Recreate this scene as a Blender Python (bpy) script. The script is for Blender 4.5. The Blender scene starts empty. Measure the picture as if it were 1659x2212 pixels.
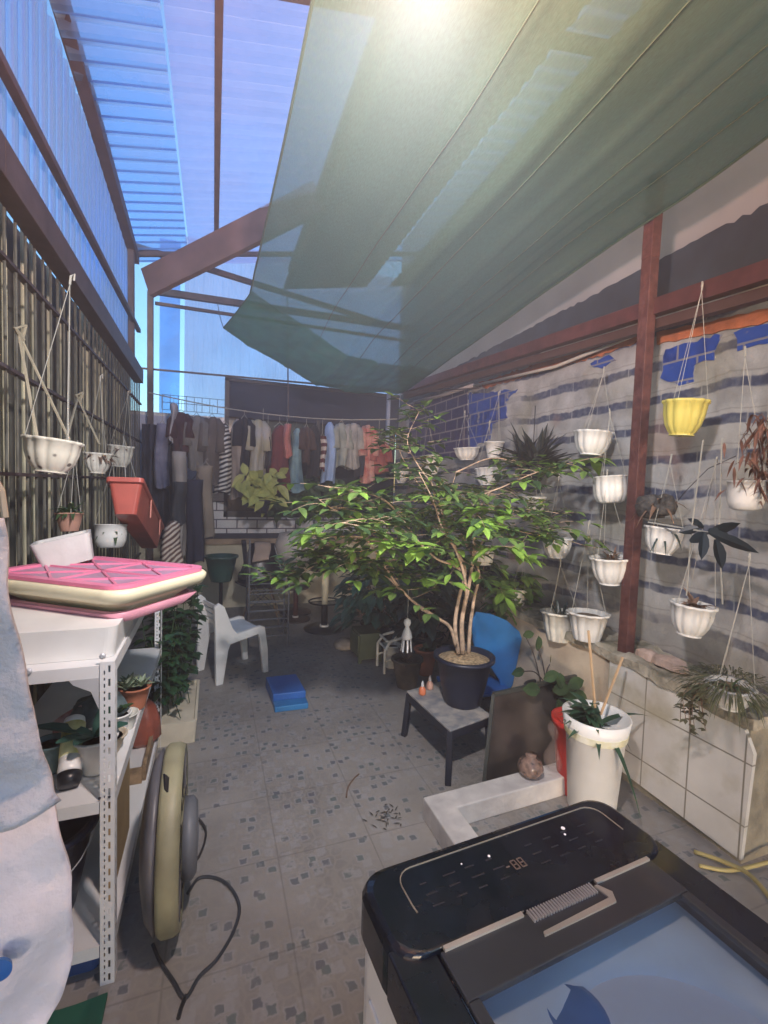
import bpy, math, random
from mathutils import Vector as V, Matrix, noise
R=random.Random(7)
sc=bpy.context.scene
COL=sc.collection
PI=math.pi
# ---------------------------------------------------------------- camera
F=1000.; CX,CY=829.5,1106.
_y,_p,_r=math.radians(20.3),math.radians(-3.0),math.radians(1.8)
CAMO=V((0,0,1.55))
CF=V((math.sin(_y)*math.cos(_p),math.cos(_y)*math.cos(_p),math.sin(_p)))
_R0=V((math.cos(_y),-math.sin(_y),0)); _U0=_R0.cross(CF)
CR=math.cos(_r)*_R0+math.sin(_r)*_U0; CU=-math.sin(_r)*_R0+math.cos(_r)*_U0
cd=bpy.data.cameras.new('camera'); cam=bpy.data.objects.new('camera',cd); COL.objects.link(cam)
cd.sensor_fit='VERTICAL'; cd.sensor_height=36; cd.lens=36*F/2212; cd.clip_start=.02; cd.clip_end=500
m=Matrix((CR,CU,-CF)).transposed().to_4x4(); m.translation=CAMO; cam.matrix_world=m
sc.camera=cam
def at(u,v,x=None,y=None,z=None):
    d=CF+CR*((u-CX)/F)-CU*((v-CY)/F)
    t=(x-CAMO.x)/d.x if x is not None else (y-CAMO.y)/d.y if y is not None else (z-CAMO.z)/d.z
    return CAMO+d*t
def px(n,p): return n*(V(p)-CAMO).dot(CF)/F     # n photo pixels at point p, in metres
# ---------------------------------------------------------------- world, sun, exposure
w=bpy.data.worlds.new('World'); sc.world=w; w.use_nodes=True
nt=w.node_tree; nt.nodes.clear()
sky=nt.nodes.new('ShaderNodeTexSky'); sky.sky_type='NISHITA'; sky.sun_disc=False
SE,SR=math.radians(3),math.radians(200)
sky.sun_elevation=SE; sky.sun_rotation=SR; sky.ozone_density=3.0; sky.dust_density=.6
bg=nt.nodes.new('ShaderNodeBackground'); bg.inputs[1].default_value=.15
wo=nt.nodes.new('ShaderNodeOutputWorld'); nt.links.new(sky.outputs[0],bg.inputs[0]); nt.links.new(bg.outputs[0],wo.inputs[0])
sl=bpy.data.lights.new('sun','SUN'); sl.energy=.3; sl.angle=math.radians(10); sl.color=(1,.85,.7)
so=bpy.data.objects.new('sun',sl); COL.objects.link(so)
sd=V((math.sin(SR)*math.cos(SE),math.cos(SR)*math.cos(SE),math.sin(SE)))
so.rotation_euler=sd.to_track_quat('Z','Y').to_euler()
sc.view_settings.view_transform='Standard'; sc.view_settings.look='None'; sc.view_settings.gamma=1
sc.view_settings.use_curve_mapping=False; sc.view_settings.exposure=2.8
sc.cycles.use_denoising=True; sc.cycles.max_bounces=10; sc.cycles.transparent_max_bounces=24
sc.cycles.sample_clamp_indirect=4
# ---------------------------------------------------------------- materials
def mat(name,c,r=.6,m=0,var=.12,sc_=8,bump=0,bs=40,tl=0,tp=0,c2=None,coat=0,emit=0):
    M=bpy.data.materials.new(name); M.use_nodes=True; n=M.node_tree.nodes; L=M.node_tree.links
    b=n['Principled BSDF']; b.inputs['Roughness'].default_value=r; b.inputs['Metallic'].default_value=m
    b.inputs['Coat Weight'].default_value=coat
    tc=n.new('ShaderNodeTexCoord'); nz=n.new('ShaderNodeTexNoise'); nz.inputs['Scale'].default_value=sc_; nz.inputs['Detail'].default_value=6
    L.new(tc.outputs['Object'],nz.inputs['Vector'])
    cr=n.new('ShaderNodeValToRGB'); cr.color_ramp.elements[0].position=.32; cr.color_ramp.elements[1].position=.68
    a=tuple(max(0,x*(1-var)) for x in c)+(1,); d=(tuple(min(1,x*(1+var)) for x in c) if c2 is None else tuple(c2))+(1,)
    cr.color_ramp.elements[0].color=a; cr.color_ramp.elements[1].color=d
    L.new(nz.outputs[0],cr.inputs[0]); L.new(cr.outputs[0],b.inputs['Base Color'])
    if bump:
        n2=n.new('ShaderNodeTexNoise'); n2.inputs['Scale'].default_value=bs; n2.inputs['Detail'].default_value=5; L.new(tc.outputs['Object'],n2.inputs['Vector'])
        bp=n.new('ShaderNodeBump'); bp.inputs['Strength'].default_value=bump; bp.inputs['Distance'].default_value=.01
        L.new(n2.outputs[0],bp.inputs['Height']); L.new(bp.outputs[0],b.inputs['Normal'])
    out=n['Material Output']; last=b.outputs[0]
    if tl:
        t=n.new('ShaderNodeBsdfTranslucent'); L.new(cr.outputs[0],t.inputs[0]); mx=n.new('ShaderNodeMixShader'); mx.inputs[0].default_value=tl
        L.new(last,mx.inputs[1]); L.new(t.outputs[0],mx.inputs[2]); last=mx.outputs[0]
    if tp:
        t=n.new('ShaderNodeBsdfTransparent'); mx=n.new('ShaderNodeMixShader'); mx.inputs[0].default_value=tp
        L.new(last,mx.inputs[1]); L.new(t.outputs[0],mx.inputs[2]); last=mx.outputs[0]; M['tp']=1
    if emit:
        b.inputs['Emission Color'].default_value=tuple(c)+(1,); b.inputs['Emission Strength'].default_value=emit
    L.new(last,out.inputs[0]); M['cr']=1
    return M
def nodes(M): return M.node_tree.nodes,M.node_tree.links,M.node_tree.nodes['Principled BSDF']
# ---------------------------------------------------------------- mesh builder
class B:
    def __init__(s): s.v=[]; s.f=[]; s.mi=[]; s.cm=0
    def add(s,vs,fs):
        o=len(s.v); s.v+= [V(x) for x in vs]; s.f+=[tuple(i+o for i in f) for f in fs]; s.mi+=[s.cm]*len(fs); return s
    def box(s,a,b,M=None):
        a,b=V(a),V(b); vs=[V((x,y,z)) for x in (a.x,b.x) for y in (a.y,b.y) for z in (a.z,b.z)]
        if M: vs=[M@x for x in vs]
        return s.add(vs,[(0,1,3,2),(4,6,7,5),(0,4,5,1),(2,3,7,6),(0,2,6,4),(1,5,7,3)])
    def cbox(s,c,d,rz=0,rx=0,ry=0):
        M=Matrix.Translation(V(c))@Matrix.Rotation(rz,4,'Z')@Matrix.Rotation(ry,4,'Y')@Matrix.Rotation(rx,4,'X'); h=V(d)/2
        return s.box(-h,h,M)
    def bar(s,p,q,w,h=None,up=(0,0,1)):
        p,q=V(p),V(q); h=h or w; d=(q-p); L=d.length; d.normalize(); sx=d.cross(V(up))
        if sx.length<1e-4: sx=d.cross(V((0,1,0)))
        sx.normalize(); uz=sx.cross(d)
        vs=[p+sx*a*w/2+uz*b*h/2+d*t*L for t in (0,1) for a,b in ((-1,-1),(1,-1),(1,1),(-1,1))]
        return s.add(vs,[(3,2,1,0),(4,5,6,7),(0,1,5,4),(1,2,6,5),(2,3,7,6),(3,0,4,7)])
    def tube(s,pts,r,n=6,caps=True):
        pts=[V(p) for p in pts]; rs=r if isinstance(r,(list,tuple)) else [r]*len(pts)
        vs=[];fs=[];ref=None
        for i,p in enumerate(pts):
            d=(pts[min(i+1,len(pts)-1)]-pts[max(i-1,0)]); d=d.normalized() if d.length>1e-9 else V((0,0,1))
            if ref is None: ref=d.orthogonal()
            a=(ref-d*ref.dot(d)); a=a.normalized() if a.length>1e-6 else d.orthogonal().normalized(); ref=a; b=d.cross(a)
            for k in range(n):
                t=2*PI*k/n; vs.append(p+(a*math.cos(t)+b*math.sin(t))*rs[i])
        for i in range(len(pts)-1):
            for k in range(n): fs.append((i*n+k,i*n+(k+1)%n,(i+1)*n+(k+1)%n,(i+1)*n+k))
        if caps: fs+= [tuple(range(n))[::-1],tuple((len(pts)-1)*n+k for k in range(n))]
        return s.add(vs,fs)
    def lathe(s,prof,c=(0,0,0),n=24,flute=0,fn=8,M=None,cap=True,sy=1,closed=False):
        c=V(c);vs=[];fs=[]
        for r,z in prof:
            for k in range(n):
                t=2*PI*k/n; q=r*(1+flute*abs(math.cos(fn*t/2))*1.0)
                p=V((q*math.cos(t),q*sy*math.sin(t),z)); 
                if M: p=M@p
                vs.append(p+c)
        m=len(prof)
        for i in range(m-1 if not closed else m):
            j=(i+1)%m
            for k in range(n): fs.append((i*n+k,i*n+(k+1)%n,j*n+(k+1)%n,j*n+k))
        if cap and not closed: fs+=[tuple(range(n))[::-1],tuple((m-1)*n+k for k in range(n))]
        return s.add(vs,fs)
    def grid(s,fn,nu,nv):
        vs=[fn(i/nu,j/nv) for i in range(nu+1) for j in range(nv+1)]
        return s.add(vs,[(i*(nv+1)+j,(i+1)*(nv+1)+j,(i+1)*(nv+1)+j+1,i*(nv+1)+j+1) for i in range(nu) for j in range(nv)])
    def poly(s,pts,th):
        # prism: outline pts, extruded by vector th
        th=V(th);n=len(pts); pts=[V(p) for p in pts]
        return s.add(pts+[p+th for p in pts],[tuple(range(n))[::-1],tuple(n+i for i in range(n))]+[(i,(i+1)%n,n+(i+1)%n,n+i) for i in range(n)])
    def leaf(s,p,d,L,W,up=V((0,0,1)),droop=.3,fold=.25,seg=3,shape=None):
        p,d=V(p),V(d).normalized(); sx=d.cross(up)
        if sx.length<1e-3: sx=V((1,0,0))
        sx.normalize(); nn=sx.cross(d); sh=shape or (0,.8,1,.6,0) ; n=len(sh)-1
        vs=[];fs=[]
        for i,q in enumerate(sh):
            t=i/n; c=p+d*L*t-V((0,0,1))*droop*L*t*t
            wv=sx*W*.5*q; h=nn*fold*W*.5*q
            vs+= [c-wv+h,c,c+wv+h]
        for i in range(n):
            a=i*3
            fs+=[(a,a+1,a+4,a+3),(a+1,a+2,a+5,a+4)]
        return s.add(vs,fs)
    def build(s,name,mt,parent=None,local=False,smooth=False,thick=0,bevel=0,uv=None,obj_props=None,sub=0):
        me=bpy.data.meshes.new(name); off=V((0,0,0)) if (local or parent is None) else V(parent['_w'])
        me.from_pydata([tuple(x-off) for x in s.v],[],s.f); me.validate(); 
        ms=mt if isinstance(mt,(list,tuple)) else [mt]
        for q in ms: me.materials.append(q)
        if len(ms)>1 and len(me.polygons)==len(s.mi): me.polygons.foreach_set('material_index',s.mi)
        if smooth: me.polygons.foreach_set('use_smooth',[True]*len(me.polygons))
        me.update()
        o=bpy.data.objects.new(name,me); COL.objects.link(o)
        if parent is not None: o.parent=parent
        o['_w']=tuple(off)
        if bevel:
            q=o.modifiers.new('b','BEVEL'); q.width=bevel; q.segments=2; q.limit_method='ANGLE'
        if sub:
            q=o.modifiers.new('s','SUBSURF'); q.levels=sub; q.render_levels=sub
        if thick:
            q=o.modifiers.new('t','SOLIDIFY'); q.thickness=thick; q.offset=0
        return o
def thing(name,label,cat,loc=(0,0,0),group=None,rz=0,s=1,rx=0,ry=0):
    o=bpy.data.objects.new(name,None); COL.objects.link(o); o.location=loc; o.rotation_euler=(rx,ry,rz); o.scale=(s,s,s)
    o.empty_display_size=.05; o['label']=label; o['category']=cat; o['_w']=tuple(loc)
    if group: o['group']=group
    return o
def tag(o,label,cat,group=None):
    o['label']=label; o['category']=cat
    if group: o['group']=group
    return o
def struct(o): o['kind']='structure'; return o
def lerp(a,b,t): return a+(b-a)*t
def vl(a,b,t): return V(a)+(V(b)-V(a))*t
def sag(p,q,d,n=16):
    return [vl(p,q,i/n)-V((0,0,d*4*(i/n)*(1-i/n))) for i in range(n+1)]
def crv(pts,n=6):
    # Catmull-Rom through pts
    pts=[V(p) for p in pts]; P=[pts[0]*2-pts[1]]+pts+[pts[-1]*2-pts[-2]]; out=[]
    for i in range(1,len(P)-2):
        for k in range(n):
            t=k/n; a,b,c,d=P[i-1:i+3]
            out.append(.5*((2*b)+(c-a)*t+(2*a-5*b+4*c-d)*t*t+(3*b-a-3*c+d)*t**3))
    out.append(pts[-1]); return out
# palette
m_white=mat('white_plastic',(.78,.78,.76),.35,var=.06)
m_potw=mat('weathered_pot_white',(.60,.60,.57),.4,var=.18,sc_=5,bump=.05,c2=(.72,.72,.70))
m_whited=mat('aged_white_plastic',(.62,.61,.55),.45,var=.25,sc_=14,bump=.1)
m_cream=mat('cream_plastic',(.72,.66,.48),.4,var=.08)
m_red=mat('red_oxide_paint',(.075,.024,.024),.5,var=.35,sc_=12,bump=.2)
m_brown=mat('dark_brown_steel',(.075,.055,.055),.55,var=.25,sc_=10,bump=.15)
m_black=mat('black_plastic',(.012,.014,.02),.35,var=.2)
m_soil=mat('soil',(.16,.12,.08),.95,var=.5,sc_=60,bump=.8)
m_string=mat('string',(.34,.34,.31),.8)
m_wire=mat('dark_wire',(.03,.03,.035),.5)
m_chrome=mat('chrome_steel',(.6,.62,.66),.3,m=.35)
m_terra=mat('terracotta',(.42,.15,.08),.8,bump=.2)
m_wood=mat('weathered_wood',(.25,.17,.10),.75,var=.4,sc_=20,bump=.3)
m_bark=mat('bark',(.42,.31,.22),.8,var=.35,sc_=30,bump=.5,bs=90)
m_leafd=mat('dark_leaf',(.05,.10,.04),.45,var=.4,sc_=10,tl=.3)
m_leafm=mat('green_leaf',(.13,.22,.06),.45,var=.4,sc_=7,tl=.25)
m_leafl=mat('lamplit_leaf',(.26,.46,.08),.45,var=.25,sc_=9,tl=.3)  # brighter leaf copy, lamp light put into its colour
m_leafy=mat('yellow_leaf',(.38,.42,.13),.5,var=.2,sc_=12,tl=.3)
m_leafdry=mat('dry_leaf',(.16,.10,.07),.8,var=.4,sc_=20)
m_leafblk=mat('blackish_leaf',(.03,.05,.045),.4,var=.3,tl=.1)
m_blue=mat('blue_plastic',(.02,.12,.42),.4,var=.1)
m_rope=mat('hemp_rope',(.33,.30,.22),.9)
# ================================================================= SETTING
# ground and tiled floor
M=mat('ground_dirt',(.08,.075,.07),.95,bump=.3); g=B(); g.add([(-150,-150,-.03),(150,-150,-.03),(150,150,-.03),(-150,150,-.03)],[(0,1,2,3)]); struct(g.build('ground',M))
M=mat('patterned_tile_floor',(.26,.245,.23),.55,var=.3,sc_=1.7,bump=.05)
n,L,b=nodes(M)
def MX(n,L,fac,a,c,mode='MIX'):
    x=n.new('ShaderNodeMix'); x.data_type='RGBA'; x.blend_type=mode
    for i,val in ((0,fac),(6,a),(7,c)):
        if hasattr(val,'is_linked'): L.new(val,x.inputs[i])
        else: x.inputs[i].default_value=val if i==0 else tuple(val)+(1,)
    return x.outputs[2]
def MR(n,L,v,a,b_,c=0,d=1):
    x=n.new('ShaderNodeMapRange'); L.new(v,x.inputs[0]); x.inputs[1].default_value=a; x.inputs[2].default_value=b_; x.inputs[3].default_value=c; x.inputs[4].default_value=d; return x.outputs[0]
def MA(n,L,op,a,b_=None):
    x=n.new('ShaderNodeMath'); x.operation=op
    for i,val in ((0,a),(1,b_)):
        if val is None: continue
        if hasattr(val,'is_linked'): L.new(val,x.inputs[i])
        else: x.inputs[i].default_value=val
    return x.outputs[0]
tc=n.new('ShaderNodeTexCoord'); base=b.inputs['Base Color'].links[0].from_socket
vo=n.new('ShaderNodeTexVoronoi'); vo.distance='CHEBYCHEV'; vo.inputs['Scale'].default_value=18; vo.inputs['Randomness'].default_value=.75; L.new(tc.outputs['Object'],vo.inputs['Vector'])
ve=n.new('ShaderNodeTexVoronoi'); ve.feature='DISTANCE_TO_EDGE'; ve.inputs['Scale'].default_value=18; ve.inputs['Randomness'].default_value=.75; L.new(tc.outputs['Object'],ve.inputs['Vector'])
nz=n.new('ShaderNodeTexNoise'); nz.inputs['Scale'].default_value=40; L.new(tc.outputs['Object'],nz.inputs['Vector'])
dd=MA(n,L,'ADD',vo.outputs['Distance'],MA(n,L,'MULTIPLY',nz.outputs[0],.34))
sp=n.new('ShaderNodeSeparateColor'); L.new(vo.outputs['Color'],sp.inputs[0])
keep=MR(n,L,sp.outputs[0],.08,.2)
spot=MA(n,L,'MULTIPLY',MR(n,L,dd,.45,.38),keep)
edge=MR(n,L,ve.outputs['Distance'],.10,.04)
spc=MX(n,L,sp.outputs[1],(.05,.06,.09),(.055,.10,.095))
c1=MX(n,L,MA(n,L,'MULTIPLY',edge,.45),base,(.30,.28,.25)); halo=MR(n,L,dd,.58,.47,0,.5); c1=MX(n,L,halo,c1,(.33,.33,.34)); c1=MX(n,L,MA(n,L,'MULTIPLY',spot,.65),c1,spc)
sx=n.new('ShaderNodeSeparateXYZ'); L.new(tc.outputs['Object'],sx.inputs[0])
def lines(o,p,wd):
    f=MA(n,L,'FRACT',MA(n,L,'DIVIDE',MA(n,L,'ADD',o,10.13),p)); return MR(n,L,MA(n,L,'ABSOLUTE',MA(n,L,'SUBTRACT',f,.5)),.5-wd,.5-wd*.4)
gl=MA(n,L,'MAXIMUM',lines(sx.outputs[0],.4,.012),lines(sx.outputs[1],.4,.012)); c1=MX(n,L,MA(n,L,'MULTIPLY',gl,.3),c1,(.07,.065,.06))
st=n.new('ShaderNodeTexNoise'); st.inputs['Scale'].default_value=.9; st.inputs['Detail'].default_value=8; L.new(tc.outputs['Object'],st.inputs['Vector'])
c1=MX(n,L,MR(n,L,st.outputs[0],.50,.68,0,.45),c1,(.12,.098,.08)); L.new(c1,b.inputs['Base Color'])
g=B(); g.grid(lambda a,c:V((lerp(-1.0,2.45,a),lerp(-1.2,6.1,c),0)),1,1); g.box((-1,-1.2,-.025),(2.45,6.1,-.004)); struct(g.build('floor',M))
# ---- right wall: banded render, courses of blue-grey brick, peeling tile
M=mat('rendered_brick_wall',(.33,.34,.345),.9,var=.3,sc_=5,bump=.5,bs=25)
n,L,b=nodes(M); tc=n.new('ShaderNodeTexCoord'); base=b.inputs['Base Color'].links[0].from_socket
sx=n.new('ShaderNodeSeparateXYZ'); L.new(tc.outputs['Object'],sx.inputs[0])
nw=n.new('ShaderNodeTexNoise'); nw.inputs['Scale'].default_value=1.6; nw.inputs['Detail'].default_value=7; L.new(tc.outputs['Object'],nw.inputs['Vector'])
nf=n.new('ShaderNodeTexNoise'); nf.inputs['Scale'].default_value=22; nf.inputs['Detail'].default_value=4; L.new(tc.outputs['Object'],nf.inputs['Vector'])
zz=MA(n,L,'ADD',sx.outputs[2],MA(n,L,'ADD',MA(n,L,'MULTIPLY',nw.outputs[0],.17),MA(n,L,'MULTIPLY',nf.outputs[0],.02)))
row=MA(n,L,'FRACT',MA(n,L,'DIVIDE',zz,.185)); band=MR(n,L,MA(n,L,'ABSOLUTE',MA(n,L,'SUBTRACT',row,.5)),.34,.39)
wet=MR(n,L,nw.outputs[0],.36,.44,.25,1)
jn=MA(n,L,'FRACT',MA(n,L,'DIVIDE',MA(n,L,'ADD',sx.outputs[1],20),.235)); joint=MR(n,L,MA(n,L,'ABSOLUTE',MA(n,L,'SUBTRACT',jn,.5)),.475,.49,1,.45)
bc=MX(n,L,MR(n,L,nf.outputs[0],.45,.6),(.05,.065,.12),(.10,.12,.17)); c1=MX(n,L,MA(n,L,'MULTIPLY',MA(n,L,'MULTIPLY',band,wet),joint),base,bc)
row2=MR(n,L,MA(n,L,'ABSOLUTE',MA(n,L,'SUBTRACT',row,.28)),.03,.01,0,.4); c1=MX(n,L,row2,c1,(.17,.16,.14))
ns=n.new('ShaderNodeTexNoise'); ns.inputs['Scale'].default_value=2.3; ns.inputs['Detail'].default_value=9; mp=n.new('ShaderNodeMapping'); mp.inputs['Location'].default_value=(3,5,1); L.new(tc.outputs['Object'],mp.inputs[0]); L.new(mp.outputs[0],ns.inputs['Vector'])
c1=MX(n,L,MR(n,L,ns.outputs[0],.54,.64,0,.4),c1,(.19,.18,.10)); c1=MX(n,L,MR(n,L,ns.outputs[0],.40,.32,0,.4),c1,(.27,.15,.10))
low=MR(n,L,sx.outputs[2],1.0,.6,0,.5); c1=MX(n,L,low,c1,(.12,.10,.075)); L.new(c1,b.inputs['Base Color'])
wall=thing('side_wall','long rendered brick wall with peeling blue tiles behind the hanging pots','wall',(2.4,2,0))
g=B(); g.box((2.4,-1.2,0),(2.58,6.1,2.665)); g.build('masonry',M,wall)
mt=mat('royal_blue_tile',(.012,.045,.26),.35,var=.45,sc_=14); mtn=mat('navy_tile',(.012,.016,.085),.35,var=.5,sc_=8)
n,L,b=nodes(mtn); tc=n.new('ShaderNodeTexCoord'); mp=n.new('ShaderNodeMapping'); mp.inputs['Rotation'].default_value=(0,math.radians(90),math.radians(90)); L.new(tc.outputs['Object'],mp.inputs[0])
sx=n.new('ShaderNodeSeparateXYZ'); L.new(tc.outputs['Object'],sx.inputs[0]); cb=n.new('ShaderNodeCombineXYZ'); L.new(sx.outputs[1],cb.inputs[0]); L.new(sx.outputs[2],cb.inputs[1])
bt=n.new('ShaderNodeTexBrick'); L.new(cb.outputs[0],bt.inputs['Vector']); bt.inputs['Scale'].default_value=1; bt.inputs['Brick Width'].default_value=.26; bt.inputs['Row Height'].default_value=.115; bt.inputs['Mortar Size'].default_value=.008
L.new(b.inputs['Base Color'].links[0].from_socket,bt.inputs['Color1']); bt.inputs['Color2'].default_value=(.02,.02,.10,1); bt.inputs['Mortar'].default_value=(.22,.21,.24,1); L.new(bt.outputs[0],b.inputs['Base Color'])
n,L,b=nodes(mt); tc=n.new('ShaderNodeTexCoord'); sx=n.new('ShaderNodeSeparateXYZ'); L.new(tc.outputs['Object'],sx.inputs[0]); cb=n.new('ShaderNodeCombineXYZ'); L.new(sx.outputs[1],cb.inputs[0]); L.new(sx.outputs[2],cb.inputs[1])
bt=n.new('ShaderNodeTexBrick'); bt.offset=.5; L.new(cb.outputs[0],bt.inputs['Vector']); bt.inputs['Scale'].default_value=1; bt.inputs['Brick Width'].default_value=.23; bt.inputs['Row Height'].default_value=.115; bt.inputs['Mortar Size'].default_value=.006
L.new(b.inputs['Base Color'].links[0].from_socket,bt.inputs['Color1']); bt.inputs['Color2'].default_value=(.02,.07,.33,1); bt.inputs['Mortar'].default_value=(.20,.20,.24,1)
sn=n.new('ShaderNodeTexNoise'); sn.inputs['Scale'].default_value=9; sn.inputs['Detail'].default_value=8; L.new(tc.outputs['Object'],sn.inputs['Vector']); L.new(MX(n,L,MR(n,L,sn.outputs[0],.62,.68,0,.85),bt.outputs[0],(.26,.25,.24)),b.inputs['Base Color'])
def rag(pts,amp,step=.035):
    out=[];pts=[V(p) for p in pts]
    for i,p in enumerate(pts):
        q=pts[(i+1)%len(pts)]; k=max(1,int((q-p).length/step))
        for j in range(k):
            r=vl(p,q,j/k); out.append(r+V((0,R.uniform(-amp,amp),R.uniform(-amp,amp))))
    return out
def patch(name,pix,mm,x,th=.006,amp=.01,parent=wall):
    g=B(); g.poly(rag([at(u,v,x=x) for u,v in pix],amp),(-th,0,0)); return g.build(name,mm,parent)
patch('tile_patch',[(1438,752),(1562,722),(1540,775),(1498,790),(1500,820),(1470,832),(1430,818)],mt,2.4,amp=.012)
patch('tile_patch',[(1590,715),(1659,700),(1720,690),(1720,728),(1640,745),(1592,757)],mt,2.4,amp=.008)
patch('tile_patch',[(1275,785),(1318,768),(1330,778),(1300,795),(1282,792)],mt,2.4,amp=.008)
patch('tile_patch',[(888,872),(1010,838),(1012,990),(880,990)],mtn,2.4,.008,amp=.0)
patch('tile_patch',[(1014,850),(1118,842),(1092,868),(1096,905),(1062,915),(1060,950),(1032,960),(1028,990),(1016,990)],mt,2.4,.008,amp=.012)
mo=mat('bare_orange_brick',(.40,.13,.055),.85,var=.35,sc_=9,bump=.4)
patch('brick_strip',[(1422,716),(1560,690),(1659,668),(1700,660),(1700,690),(1659,697),(1500,728),(1421,745)],mo,2.4,.012,amp=.006)
patch('brick_strip',[(1035,828),(1180,780),(1300,742),(1385,716),(1384,735),(1300,768),(1180,800),(1050,838)],mo,2.4,.01,amp=.01)
# ---- neighbour wall above: beige with ragged dark band
nb=thing('neighbour_wall','beige upper wall with ragged dark lower band above the red beam','wall',(2.62,2,2.8))
g=B(); g.box((2.60,-2,2.75),(2.8,6.6,5.2)); g.build('masonry',mat('beige_render',(.31,.325,.32),.9,var=.08,sc_=3),nb)
g=B(); top=[]; y=-1.5
while y<6.4: top.append(V((2.595,y,at(1659,462,x=2.595).z if 0 else lerp(3.02,2.965,(y-1.6)/2.3)+R.uniform(-.005,.005)+(.0 if R.random()>.15 else -.014)))); y+=.04
g.poly([V((2.595,-1.5,2.70))]+top+[V((2.595,6.4,2.70))],(-.035,0,0)); g.build('dark_band',mat('slate_render',(.03,.048,.065),.9,var=.25,sc_=5),nb)
# ---- low wall with white tiles
lw=thing('low_wall','low ledge wall faced with cracked white tiles under the hanging pots','low wall',(2.25,1.9,0))
M=mat('cream_pink_plaster',(.58,.46,.34),.85,var=.22,sc_=4,bump=.25,c2=(.66,.57,.44))
g=B(); g.box((2.12,1.95,0),(2.395,5.9,.655)); g.build('plaster_front',M,lw)
M=mat('white_wall_tile',(.60,.60,.58),.3,var=.12,sc_=3,coat=.2)
n,L,b=nodes(M); tc=n.new('ShaderNodeTexCoord'); sx=n.new('ShaderNodeSeparateXYZ'); L.new(tc.outputs['Object'],sx.inputs[0]); cb=n.new('ShaderNodeCombineXYZ'); L.new(MA(n,L,'ADD',sx.outputs[1],-.05),cb.inputs[0]); L.new(MA(n,L,'ADD',sx.outputs[2],.09),cb.inputs[1])
bt=n.new('ShaderNodeTexBrick'); L.new(cb.outputs[0],bt.inputs['Vector']); bt.offset=0; bt.inputs['Scale'].default_value=1; bt.inputs['Brick Width'].default_value=.24; bt.inputs['Row Height'].default_value=.27; bt.inputs['Mortar Size'].default_value=.005; bt.inputs['Mortar Smooth'].default_value=.6
L.new(b.inputs['Base Color'].links[0].from_socket,bt.inputs['Color1']); L.new(b.inputs['Base Color'].links[0].from_socket,bt.inputs['Color2']); bt.inputs['Mortar'].default_value=(.20,.19,.16,1)
nn=n.new('ShaderNodeTexNoise'); nn.inputs['Scale'].default_value=4; nn.inputs['Detail'].default_value=8; L.new(tc.outputs['Object'],nn.inputs['Vector'])
c1=MX(n,L,MR(n,L,nn.outputs[0],.50,.66,0,.75),bt.outputs[0],(.34,.32,.23)); L.new(c1,b.inputs['Base Color'])
g=B(); g.poly([(2.10,1.95,.055),(2.10,1.22,.03),(2.10,1.20,.50),(2.10,1.24,.585),(2.10,1.5,.61),(2.10,1.95,.635)],(.02,0,0)); g.build('tile_facing',M,lw)
g=B(); g.box((2.122,1.23,0),(2.395,1.95,.60)); g.build('core',mat('rough_mortar',(.24,.22,.17),.95,var=.4,sc_=6,bump=.8),lw)
g=B(); 
def ledge(a,c):
    x=lerp(2.085,2.398,a); y=lerp(1.20,5.9,c); h=.66+.02*noise.noise(V((x*9,y*7,0)))+.012*noise.noise(V((x*30,y*26,3)))
    if y<1.9: h-=(1.9-y)*.06
    return V((x,y,h))
g.grid(ledge,10,120); g.build('rough_top',mat('mossy_mortar',(.27,.26,.18),.95,var=.5,sc_=9,bump=1,c2=(.50,.46,.38)),lw,thick=.05)
# ---- back wall
bw=thing('back_wall','cream back wall with white tiled window surround behind the washing line','wall',(1,6,0))
M=mat('cream_render',(.66,.62,.46),.9,var=.12,sc_=3,bump=.15,c2=(.70,.65,.50))
g=B(); g.box((-.9,6.0,0),(2.4,6.15,.86)); g.build('lower_wall',M,bw)
g=B(); g.box((-.9,5.93,.80),(2.4,6.0,.865)); g.build('ledge',mat('stained_ledge',(.36,.27,.19),.8,var=.4,sc_=5),bw)
g=B(); g.box((-.9,5.97,.867),(2.4,6.0,.93)); g.build('dark_course',mat('dark_course',(.03,.035,.06),.7),bw)
def tilemat(name,col,bw_,rh,mort,ms=.008):
    M=mat(name,col,.35,var=.06); n,L,b=nodes(M); tc=n.new('ShaderNodeTexCoord'); sx=n.new('ShaderNodeSeparateXYZ'); L.new(tc.outputs['Object'],sx.inputs[0]); cb=n.new('ShaderNodeCombineXYZ'); L.new(sx.outputs[0],cb.inputs[0]); L.new(sx.outputs[2],cb.inputs[1])
    bt=n.new('ShaderNodeTexBrick'); L.new(cb.outputs[0],bt.inputs['Vector']); bt.offset=.5; bt.inputs['Scale'].default_value=1; bt.inputs['Brick Width'].default_value=bw_; bt.inputs['Row Height'].default_value=rh; bt.inputs['Mortar Size'].default_value=ms
    L.new(b.inputs['Base Color'].links[0].from_socket,bt.inputs['Color1']); L.new(b.inputs['Base Color'].links[0].from_socket,bt.inputs['Color2']); bt.inputs['Mortar'].default_value=tuple(mort)+(1,); L.new(bt.outputs[0],b.inputs['Base Color']); return M
M=tilemat('white_tile',(.62,.64,.68),.24,.11,(.05,.05,.10))
g=B(); g.box((-.9,5.98,.932),(2.4,6.15,1.13)); g.box((-.12,5.98,1.13),(.12,6.15,2.30)); g.build('tile_surround',M,bw)
g=B(); g.box((-.9,5.99,1.13),(-.121,6.15,2.30)); g.build('plain_upper_wall',mat('blue_lit_white',(.55,.60,.74),.8,var=.1,sc_=2),bw)  # white wall with the blue dusk light put into its colour
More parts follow.
